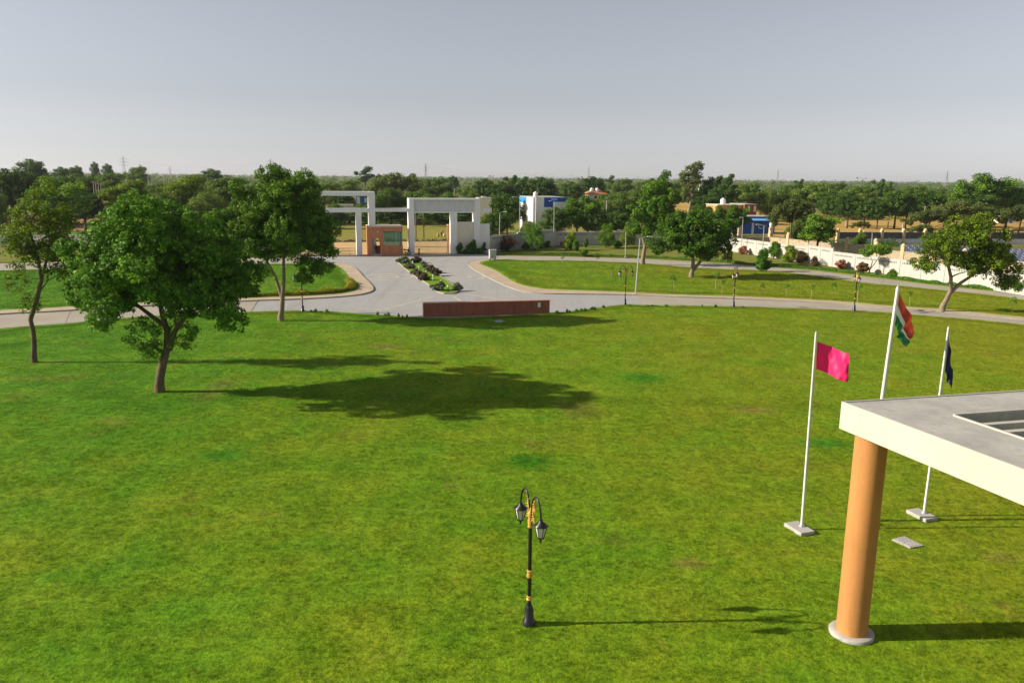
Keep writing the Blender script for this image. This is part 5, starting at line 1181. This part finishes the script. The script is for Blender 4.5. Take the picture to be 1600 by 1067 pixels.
Yt = 335.0; c0 = PY(930, 303, Yt); h3 = empty('house', (c0[0], Yt, 0), R(20), 'distant cream house with an orange tiled roof among trees', 'house'); H3 = c0[2]
MB().box((0, 0, H3 / 2), (6.6, 6, H3), 0, .03).build('wall', M_HOUSE, h3); window(h3, (-1.2, -3.02, H3 - 1.4), (1.2, .08, 1.3)); window(h3, (1.4, -3.02, H3 - 1.4), (1.2, .08, 1.3))
rf = MB(); rf.add([(-4.2, -3.9, H3), (4.2, -3.9, H3), (4.2, 3.9, H3), (-4.2, 3.9, H3), (-1.6, 0, H3 + 1.7), (1.6, 0, H3 + 1.7)], [(0, 1, 5, 4), (1, 2, 5), (2, 3, 4, 5), (3, 0, 4), (3, 2, 1, 0)]); rf.build('roof', M_TILE, h3)
for dx in (-1.6, .6): tank((c0[0] + dx, Yt - 1.2, H3 + .9), .75, 1.5, 'white tank on the orange tiled roof')['group'] = 'tanks on the tiled roof'
Ys = 197.0; c0 = PY(1158, 339, Ys); h4 = empty('shop', (c0[0], Ys, 0), R(4), 'deep blue flat-roofed shop with a pale blue awning and a white swirl', 'shop'); H4 = c0[2]
MB().box((4.3, 3.5, H4 / 2), (8.6, 7, H4), 0, .03).build('wall', M_BLUE, h4); MB().box((4.3, 3.5, H4 + .08), (8.9, 7.4, .16)).build('roof', M_CEMENT, h4)
aw = MB(); aw.add([(2.6, -.02, H4 - .35), (7.0, -.02, H4 - .35), (7.0, -1.3, H4 - .85), (2.6, -1.3, H4 - .85), (2.6, -.02, H4 - .30), (7.0, -.02, H4 - .30), (7.0, -1.3, H4 - .80), (2.6, -1.3, H4 - .80)], [(3, 2, 1, 0), (4, 5, 6, 7), (0, 1, 5, 4), (1, 2, 6, 5), (2, 3, 7, 6), (3, 0, 4, 7)]); aw.build('awning', M_SKYBLUE, h4)
MB().box((3.1, -.03, 1.35), (.55, .06, 2.7)).build('door', M_PANELGREY, h4); window(h4, (7.9, -.02, H4 - 1.1), (.8, .08, .8), 0, M_PANELGREY)
sw = MB(); sw.tube([(5.2 + .62 * math.cos(t) * (1 + .25 * t / 6), -.03, 1.75 + .42 * math.sin(t)) for t in np.linspace(.4, 6.2, 16)], .07, 5); sw.tube([(5.7, -.03, 1.75), (6.15, -.03, 2.2), (6.35, -.03, 1.9), (5.8, -.03, 1.7)], .06, 5); sw.build('painted_swirl', M_WHITE, h4)
Yb = 236.0; c0 = PY(1164, 320, Yb); h5 = empty('house', (c0[0], Yb, 0), R(12), 'brick house with sunlit side coloured ochre behind the blue shop', 'house'); H5 = c0[2]
MB().box((1.9, 4.5, H5 / 2), (3.8, 9, H5), 0, .03).build('wall', M_BRICK, h5); MB().box((-4.0, 5.0, H5 / 2 - .1), (7.9, 7.6, H5 - .2), 0, .03).build('annexe', M_LITBRICK, h5); MB().box((1.9, 4.5, H5 + .08), (4.2, 9.3, .16)).build('roof', M_CEMENT, h5); MB().box((-4.1, 5.0, H5 - .12), (8.0, 7.9, .14)).build('roof', M_CREAMP, h5)  # left body stands for the sunlit brick face, its sunlight painted as ochre
for x in (1.3, 3.2): window(h5, (x, -.03, H5 - 1.2), (.7, .08, 1.7), 0, M_PANELGREY)
tank((c0[0] - 5.6, Yb + 3.2, H5), .8, 1.7, 'white water tank on the brick house')
Yg = 236.0; c0 = PY(556, 306, Yg); h6 = empty('house', (c0[0], Yg, 0), R(8), 'blue roadside building glimpsed through the gate crossbeams', 'house'); H6 = c0[2]
MB().box((2.2, 3, H6 / 2), (4.4, 6, H6), 0, .03).build('wall', paint('dusty_blue', (.05, .13, .30), .7, .2, .8, 8), h6); MB().box((2.2, 3, H6 + .06), (4.6, 6.2, .12)).build('roof', M_CEMENT, h6); MB().box((2.6, -.5, H6 - 2.0), (1.1, 1.0, .12)).build('awning', M_SKYBLUE, h6)
window(h6, (2.8, -.03, H6 - 1.2), (.7, .08, 1.2), 0, M_WHITE); MB().box((.7, -.05, H6 - 1.3), (.9, .1, 2.0)).build('sign_panel', M_WHITE, h6)
MB().box((-3.3, 1.5, H6 / 2 - 1.2), (5.0, 3.0, H6 - 2.6), 0, .03).build('annexe', M_HOUSE, h6)
Yf = 262.0; c0 = PY(1562, 331, Yf); h7 = empty('shed', (c0[0], Yf, 0), 0, 'low white shed among the acacias beyond the ochre field', 'shed')
MB().box((3.0, 2, c0[2] / 2), (6.0, 4, c0[2]), 0, .03).build('wall', M_CREAMP, h7); MB().box((3.0, 2, c0[2] + .06), (6.4, 4.4, .12)).build('roof', M_CEMENT, h7); MB().box((4, -.02, 1.0), (.9, .06, 2.0)).build('door', M_BLUE, h7)
Yd = 420.0; c0 = PY(1095, 290.5, Yd); h8 = empty('shrine', (c0[0], Yd, 0), 0, 'tiny white domed building by the gum tree', 'shrine')
MB().box((0, 0, c0[2] / 2 - .6), (2, 2, c0[2] - 1.2), 0, .03).build('wall', M_WHITE, h8); MB().lathe([(.85, -1.8), (.85, -.6), (.8, .0), (.6, .5), (.25, .8), (.06, .9), (0, 1.1)], 12, (0, 0, c0[2])).build('dome', M_WHITE, h8)
# ball-topped sandstone gate pillars and low wall by the shop
for x, y, h, lab in ((1203, 383, 3.6, 'sandstone pillar with white ball finial by the blue shop'), (1148, 369, 2.6, 'squat ochre pillar by the trees before the blue shop'), (1155, 368.5, 2.4, 'second squat ochre pillar next to the blue shop')):
    q = P(x, y); o = empty('stone_pillar', (q[0], q[1], 0), 0, lab, 'pillar'); MB().box((0, 0, h / 2), (.75, .75, h), 0, .04).build('shaft', M_SANDPILLAR, o)
    MB().lathe([(.3, 0), (.34, .2), (.42, .45), (.40, .8), (.2, 1.0), (0, 1.05)] if h > 3 else [(.5, 0), (.45, .3), (.2, .5), (0, .52)], 12, (0, 0, h)).build('finial', M_HOUSE if h > 3 else M_SANDPILLAR, o)

# ------------------------------------------------------------------ solar tables
def cell_mat():
    g = N('solar_cells'); v = g.objc(); br = g.n('ShaderNodeTexBrick'); g.set(br, 'Vector', v); br.offset = 0
    for k, q in (('Color1', (.012, .018, .085, 1)), ('Color2', (.016, .022, .10, 1)), ('Mortar', (.06, .07, .14, 1))): br.inputs[k].default_value = q
    for k, q in (('Scale', 1.0), ('Mortar Size', .006), ('Brick Width', .16), ('Row Height', .16)): br.inputs[k].default_value = q
    return g.done(g.bsdf(br.outputs['Color'], .22, .5))
M_CELL = cell_mat(); M_ALU = paint('aluminium', (.62, .62, .62), .4, .05, 2, 9, None, .5, .4)
sd_ = np.array([-.36, -.933]); sn_ = np.array([.933, -.36])     # panels lie along sd_, tables run along sn_
pm = MB().box((0, 0, 0), (.86, 1.92, .035), 0, .004).mesh('solar_panel'); pm.materials.append(M_CELL)
fm = MB().box((0, 0, -.02), (.98, 2.0, .04), 0, .004).mesh('frame'); fm.materials.append(M_ALU)
O0 = P(1409, 381.5, 1.4)[:2]; tilt = R(7)
for t in range(6):
    o_ = O0 + sd_ * (t * 4.5) + sn_ * .2
    ncol = 24
    root = empty('solar_table', (o_[0], o_[1], 0), math.atan2(sn_[1], sn_[0]), ['solar panel table nearest the pillared wall', 'second row of solar panels from the pillared wall', 'third row of solar panels from the pillared wall', 'fourth row of solar panels, behind the stone wall', 'fifth row of solar panels, close to the stone wall', 'solar panel row directly behind the stone wall'][t], 'solar panels')
    cols = range(0, ncol) if t < 5 else range(4, ncol)
    for i in cols:
        for j in range(2):
            pos = (i * 1.02, -(j * 2.04 + 1.0) * math.cos(tilt), 1.25 - (j * 2.04 + 1.0) * math.sin(tilt))
            if j == 0 or True:
                a = link('solar_panel', pm, None, root, pos); a.rotation_euler = (tilt, 0, 0)
                b = link('frame', fm, None, a); b.location = (0, 0, -.004)
    MB().box((ncol * .51, -.9, .55), (.1, .1, 1.1)).build('leg', M_STEEL, root); MB().box((4.6, -.9, .55), (.1, .1, 1.1)).build('leg', M_STEEL, root)
    MB().box((4.6, -3.2, .4), (.1, .1, .8)).build('leg', M_STEEL, root); MB().box((ncol * .9, -3.2, .4), (.1, .1, .8)).build('leg', M_STEEL, root); MB().box((ncol * .9, -.9, .55), (.1, .1, 1.1)).build('leg', M_STEEL, root)
    for y in (-.9, -3.2): MB().box((ncol * .51, y, 1.12 + y * math.tan(tilt)), (ncol * 1.02, .06, .08)).build('rail', M_STEEL, root)

# ------------------------------------------------------------------ utility poles, pylons
def utility_pole(px, ybase, top, Y, label, group=None, mat=M_POLECONC, r0=.16):
    B = PY(px, ybase, Y); T_ = PY(*top, Y); h = T_[2]; o = empty('utility_pole', (B[0], Y, 0), 0, label, 'utility pole', group); dx = T_[0] - B[0]
    MB().tube([(0, 0, -.3), (dx, 0, h)], [r0, r0 * .65], 7).build('pole', mat, o); MB().box((dx, 0, h - .35), (1.3, .1, .1)).build('crossarm', mat, o)
    for s in (-.55, 0, .55): MB().lathe([(.03, 0), (.06, .06), (.03, .16), (0, .18)], 6, (dx + s, 0, h - .3)).build('insulator', M_CABINET, o)
utility_pole(947, 366, (948, 313), 176, 'concrete utility pole behind the shaded white wall')
utility_pole(1097, 345, (1097, 321), 205, 'stubby concrete pole by the low-forked tree top')
utility_pole(698, 303, (698, 286), 330, 'far concrete pole in the scrub behind the portal', None)
utility_pole(710, 306, (710, 294), 300, 'short far concrete pole behind the portal')
for i, x in enumerate((147, 150, 153.5, 157)): utility_pole(x, 308, (x - 1.5 + i * .6, 283 + i * 1.2), 232, 'one of four leaning concrete poles beyond the left trees', 'leaning poles beyond the left trees', M_POLECONC, .13)
utility_pole(231, 292, (231, 276), 330, 'lone pale pole rising from the scrub beyond the left trees')
utility_pole(1440, 354, (1446, 322), 205, 'leaning concrete pole among the acacias')
for x, y, h in ((1322, 354, 1.9), (1343, 355, 1.9), (1387, 358, 2.0), (1410, 360, 1.7)):
    q = P(x, y); o = empty('field_post', (q[0], q[1], 0), 0, 'white concrete post standing in the ochre field', 'post', 'posts in the ochre field'); MB().box((0, 0, h / 2), (.28, .28, h), 0, .02).build('shaft', M_POLECONC, o); MB().box((0, 0, h + .03), (.32, .32, .06)).build('cap', M_POLECONC, o)
q = P(656, 372.5); tp = empty('transformer_stand', (q[0], q[1], 0), 0, 'two-legged pole stand with a transformer in the crop field', 'transformer')
for s in (-.85, .85): MB().tube([(s, 0, -.3), (s * .95, 0, 7.6)], [.16, .12], 7).build('pole', M_WOODPOLE, tp)
for z in (2.9, 4.4, 7.3): MB().box((0, .0, z), (2.4, .14, .14)).build('crossarm', M_WOODPOLE, tp)
MB().box((-.1, -.1, 3.6), (.95, .75, 1.25), 0, .05).build('transformer_tank', M_BLACK, tp); MB().box((-.1, -.1, 4.27), (.5, .4, .12)).build('bushing', M_CABINET, tp)
M_LATT = paint('pylon_steel', (.30, .31, .33), .6, .05, 1, 3)
def pylon_mesh(H_=42):
    mb = MB(); lv = [(0, 4.2), (8, 3.2), (16, 2.2), (24, 1.3), (30, .9), (36, .7), (42, .12)]
    for sx in (-1, 1):
        for sy in (-1, 1): mb.tube([(sx * w_, sy * w_, z) for z, w_ in lv], .28, 4)
    for (z0, w0), (z1, w1) in zip(lv[:-1], lv[1:]):
        for s in (-1, 1):
            mb.tube([(-w0, s * w0, z0), (w1, s * w1, z1)], .16, 3); mb.tube([(w0, s * w0, z0), (-w1, s * w1, z1)], .16, 3)
            mb.tube([(s * w0, -w0, z0), (s * w1, w1, z1)], .16, 3); mb.tube([(-w0, s * w0, z0), (w0, s * w0, z0)], .14, 3)
    arms = MB()
    for z, L_ in ((25.5, 6.5), (31, 7.5), (36.5, 6.0)):
        for s in (-1, 1):
            arms.tube([(s * .8, 0, z), (s * L_, 0, z + .6)], .2, 3); arms.tube([(s * .8, 0, z + 1.8), (s * L_, 0, z + .6)], .18, 3); arms.tube([(s * L_, 0, z + .6), (s * L_, 0, z - 1.4)], .14, 3)
    return mb.mesh('tower'), arms.mesh('crossarms')
tw, ar = pylon_mesh()
py_ = [(192, 244, 1500), (265, 260, 2400), (422, 248, 1600), (455, 266, 2700), (665, 255, 1620), (835, 272, 2800), (920, 260, 1800), (1216, 264, 1700), (1481, 266, 1750)]
ends = []
for i, (x, yt, Y) in enumerate(py_):
    T_ = PY(x, yt, Y); o = empty('pylon', (T_[0], Y, 0), R(25 + 9 * i), 'hazy lattice power pylon on the skyline', 'pylon', 'pylons on the skyline'); s = T_[2] / 42; o.scale = (s, s, s)
    link('tower', tw, M_LATT, o); link('crossarms', ar, M_LATT, o); ends.append((T_, s))
big = [0, 2, 4, 6, 7, 8]
for a, b in zip(big[:-1], big[1:]):
    (Ta, sa), (Tb, sb) = ends[a], ends[b]
    for k, dz in enumerate((-5, -10.5, -16)):
        p0 = Ta + np.array([0, 0, dz * sa]); p1 = Tb + np.array([0, 0, dz * sb]); c_ = (p0 + p1) / 2
        o = empty('power_line', tuple(p0), 0, 'faint sagging power line between skyline pylons', 'power line', 'power lines on the skyline')
        MB().tube([p0 + (p1 - p0) * t - np.array([0, 0, 4 * t * (1 - t) * 14]) - p0 for t in np.linspace(0, 1, 14)], .09, 3).build('cable', M_LATT, o)

# ------------------------------------------------------------------ motorcycles and people
M_RUBBER = paint('tyre_rubber', (.012, .012, .012), .8, .2, 4, 20); M_CHROME = paint('dull_chrome', (.5, .5, .5), .3, .1, 3, 20, None, .5, .8)
def motorcycle(x, y, rz, label, body):
    q = G(x, y); o = empty('motorcycle', (q[0], q[1], .026), rz, label, 'motorcycle')
    for wx in (-.64, .64):
        w_ = MB().tube([(wx + .27 * math.cos(t), 0, .31 + .27 * math.sin(t)) for t in np.linspace(0, 2 * math.pi, 17)], .045, 6, False).build('wheel', M_RUBBER, o)
        MB().tube([(wx, -.05, .31), (wx, .05, .31)], .05, 8).build('hub', M_CHROME, w_)
        sp = MB()
        for k in range(6): sp.tube([(wx, 0, .31), (wx + .25 * math.cos(k * math.pi / 3), 0, .31 + .25 * math.sin(k * math.pi / 3))], .008, 4)
        sp.build('spokes', M_CHROME, w_)
    MB().tube([(.64, 0, .31), (.52, 0, .62), (.42, 0, .98)], .035, 6).build('fork', M_CHROME, o)
    MB().tube([(-.64, 0, .31), (-.1, 0, .34), (.38, 0, .72), (.0, 0, .74), (-.62, 0, .70), (-.35, 0, .40)], .03, 6).build('frame', M_BLACK, o)
    MB().box((-.02, 0, .40), (.36, .24, .30), 0, .05).build('engine', M_CHROME, o)
    MB().tube([(.36, 0, .84), (.20, 0, .86), (.0, 0, .84), (-.1, 0, .78)], [.06, .14, .15, .07], 10).build('fuel_tank', body, o)
    MB().tube([(-.06, 0, .79), (-.3, 0, .80), (-.6, 0, .84), (-.74, 0, .86)], [.06, .11, .11, .04], 8).build('seat', M_RUBBER, o)
    MB().tube([(.40, -.34, 1.02), (.46, -.14, 1.0), (.44, 0, .98), (.46, .14, 1.0), (.40, .34, 1.02)], .018, 6).build('handlebar', M_BLACK, o)
    MB().tube([(.50, 0, .86), (.60, 0, .86)], [.06, .10], 10).build('headlight', M_LAMPGLASS, o); MB().tube([(-.70, -.14, .30), (-.1, -.15, .27), (.15, -.12, .32)], [.05, .04, .02], 7).build('exhaust', M_CHROME, o)
    for wx in (-.64, .64): MB().tube([(wx + .33 * math.cos(t), 0, .31 + .33 * math.sin(t)) for t in np.linspace(.5, 2.4, 7)], .05, 5).build('mudguard', body, o)
motorcycle(13.2, -1.9, GA + .2, 'silver and black motorcycle parked before the white side panel', M_CABINET)
motorcycle(1.5, -.7, GA + 1.35, 'dark motorcycle parked inside the portal by its thick post', M_BLACK)
motorcycle(-.75, -.5, GA + 2.6, 'dark motorcycle between the booth and the portal post', M_BLACK)
def person(loc, rz, label, joints, radii, top, bottom, skin, hair, hips_z, held=()):
    """joints: dict name -> xyz; one skinned body with clothes coloured by height; head and hair as parts"""
    o = empty('person', loc, rz, label, 'person')
    bm = bmesh.new(); names = list(joints); V = {n: bm.verts.new(joints[n]) for n in names}
    for a, b in (('hip', 'chest'), ('chest', 'neck'), ('neck', 'head0'), ('chest', 'shL'), ('chest', 'shR'), ('shL', 'elL'), ('elL', 'haL'), ('shR', 'elR'), ('elR', 'haR'), ('hip', 'hiL'), ('hip', 'hiR'), ('hiL', 'knL'), ('knL', 'anL'), ('anL', 'toL'), ('hiR', 'knR'), ('knR', 'anR'), ('anR', 'toR')): bm.edges.new((V[a], V[b]))
    me = bpy.data.meshes.new('body'); bm.to_mesh(me); bm.free()
    ob = link('body', me, None, o)
    sk = ob.modifiers.new('skin', 'SKIN'); ob.modifiers.new('sub', 'SUBSURF').levels = 1
    lay = me.skin_vertices[0] if me.skin_vertices else me.attributes.new('skin', 'FLOAT', 'POINT')
    for i, n in enumerate(names):
        k = n.rstrip('LR'); me.skin_vertices[0].data[i].radius = (radii.get(k, .06),) * 2
        me.skin_vertices[0].data[i].use_root = (n == 'hip')
    g = N('clothing'); z = g.n('ShaderNodeSeparateXYZ'); g.set(z, 'Vector', g.objc())
    f = g.math('GREATER_THAN', z.outputs['Z'], hips_z); c = g.mix(f, bottom, top); ft = g.math('LESS_THAN', z.outputs['Z'], .09); c = g.mix(ft, c, skin)
    hd = g.math('GREATER_THAN', z.outputs['Z'], joints['neck'][2]); c = g.mix(hd, c, skin)
    n1 = g.noise(g.objc(), 9, 3); me.materials.append(g.done(g.bsdf(c, .85, .15, 0, g.bump(n1, .4, .02))))
    msk = paint('skin', skin, .6, .08, 6, 20); h0 = np.array(joints['head0'])
    MB().lathe([(.0, -.13), (.055, -.12), (.078, -.06), (.088, .0), (.086, .05), (.06, .1), (0, .125)], 12, h0 + [0, 0, .10]).build('head', msk, o)
    MB().lathe([(.094, .0), (.098, .06), (.075, .115), (0, .142)], 12, h0 + [0, .018, .10]).build('hair', paint('hair', hair, .7, .2, 8, 30), o)
    MB().tube([h0 + [0, -.085, .11], h0 + [0, -.112, .075], h0 + [0, -.086, .07]], [.01, .016, .01], 5).build('nose', msk, o)
    return o
RAD = dict(hip=.135, chest=.15, neck=.06, head0=.05, sh=.07, el=.05, ha=.035, hi=.095, kn=.065, an=.045, to=.04)
ST = dict(hip=(0, 0, .95), chest=(0, 0, 1.25), neck=(0, 0, 1.45), head0=(0, 0, 1.52), shL=(-.19, 0, 1.38), elL=(-.24, .03, 1.1), haL=(-.23, -.06, .84), shR=(.19, 0, 1.38), elR=(.24, .03, 1.1), haR=(.23, -.06, .84),
          hiL=(-.10, 0, .88), knL=(-.11, -.03, .49), anL=(-.11, .02, .09), toL=(-.12, -.14, .05), hiR=(.10, 0, .88), knR=(.11, -.05, .49), anR=(.11, .02, .09), toR=(.12, -.14, .05))
WK = dict(ST, knL=(-.10, -.22, .50), anL=(-.10, -.22, .10), toL=(-.10, -.37, .06), knR=(.10, .08, .48), anR=(.10, .32, .14), toR=(.10, .20, .06), elL=(-.24, .14, 1.12), haL=(-.22, .16, .88), elR=(.24, -.08, 1.12), haR=(.22, -.24, .92))
CR = dict(hip=(0, .12, .32), chest=(0, -.02, .60), neck=(0, -.06, .78), head0=(0, -.08, .84), shL=(-.18, -.04, .72), elL=(-.26, -.22, .52), haL=(-.10, -.36, .46), shR=(.18, -.04, .72), elR=(.26, -.22, .52), haR=(.10, -.36, .46),
          hiL=(-.11, .1, .30), knL=(-.18, -.28, .48), anL=(-.14, -.16, .08), toL=(-.15, -.30, .05), hiR=(.11, .1, .30), knR=(.18, -.28, .48), anR=(.14, -.16, .08), toR=(.15, -.30, .05))
BD = dict(ST, hip=(0, .1, .92), chest=(0, -.16, 1.12), neck=(0, -.33, 1.20), head0=(0, -.40, 1.22), shL=(-.19, -.22, 1.20), elL=(-.22, -.36, .95), haL=(-.12, -.46, .70), shR=(.19, -.22, 1.20), elR=(.22, -.36, .95), haR=(.12, -.46, .70), hiL=(-.10, .08, .86), hiR=(.10, .08, .86))
SK = (.20, .10, .06)
q = P(444, 419.5, .16); person((q[0], q[1], .16), R(90), 'person in a pinkish top and loose white trousers walking beyond the forked trunk', WK, dict(RAD, kn=.10, hi=.13), (.45, .30, .30), (.72, .70, .66), SK, (.02, .02, .02), .80)
q = G(-6.95 + 1.32, -.75); person((q[0], q[1], .265), GA, 'guard in dark uniform standing in the booth doorway', ST, RAD, (.016, .017, .022), (.014, .014, .018), SK, (.01, .01, .01), .95)
q = P(877, 384.7, .1); person((q[0], q[1] - .3, .1), R(-10), 'person in red crouching at the foot of the shaded wall', CR, RAD, (.35, .05, .05), (.20, .05, .05), SK, (.02, .02, .02), .34)
q = P(690, 370.5); person((q[0], q[1], .005), R(70), 'person in orange-red clothes bending over in the crop field', BD, dict(RAD, hip=.2, kn=.13, hi=.17), (.50, .10, .04), (.45, .07, .04), SK, (.10, .02, .02), .92)
for px, c, lab in (((684.5, 370), (.42, .31, .06), 'yellow cloth bundle beside the bending field worker'), ((694.5, 369.5), (.50, .47, .44), 'white cloth bundle in front of the bending field worker')):
    q = P(*px); o = empty('cloth_bundle', (q[0], q[1], .004), 0, lab, 'bundle')
    o.scale = (.7, .7, .75); MB().lathe([(.30, -.02), (.42, .15), (.44, .40), (.34, .68), (.14, .85), (.10, .92)], 10).build('sack', paint('bundle_cloth', c, .9, .15, 3, 12), o); MB().lathe([(.10, .9), (.20, 1.0), (.16, 1.06), (0, 1.0)], 8).build('knot', paint('knot_cloth', c, .9, .15, 3, 12), o)

# ------------------------------------------------------------------ haze
hz = MB(); hz.box((0, 3150, 29), (9600, 6500, 60)); g = N('haze_air'); g.t.nodes.remove(g.t.nodes.get('x')) if g.t.nodes.get('x') else None
pv = g.n('ShaderNodeVolumePrincipled'); pv.inputs['Color'].default_value = (.86, .90, .96, 1); pv.inputs['Density'].default_value = .00008; pv.inputs['Anisotropy'].default_value = .2
g.t.links.new(pv.outputs[0], g.out.inputs['Volume']); tag(hz.build('haze', g.m), 'thin pale haze over the plain', 'haze', None, 'stuff')
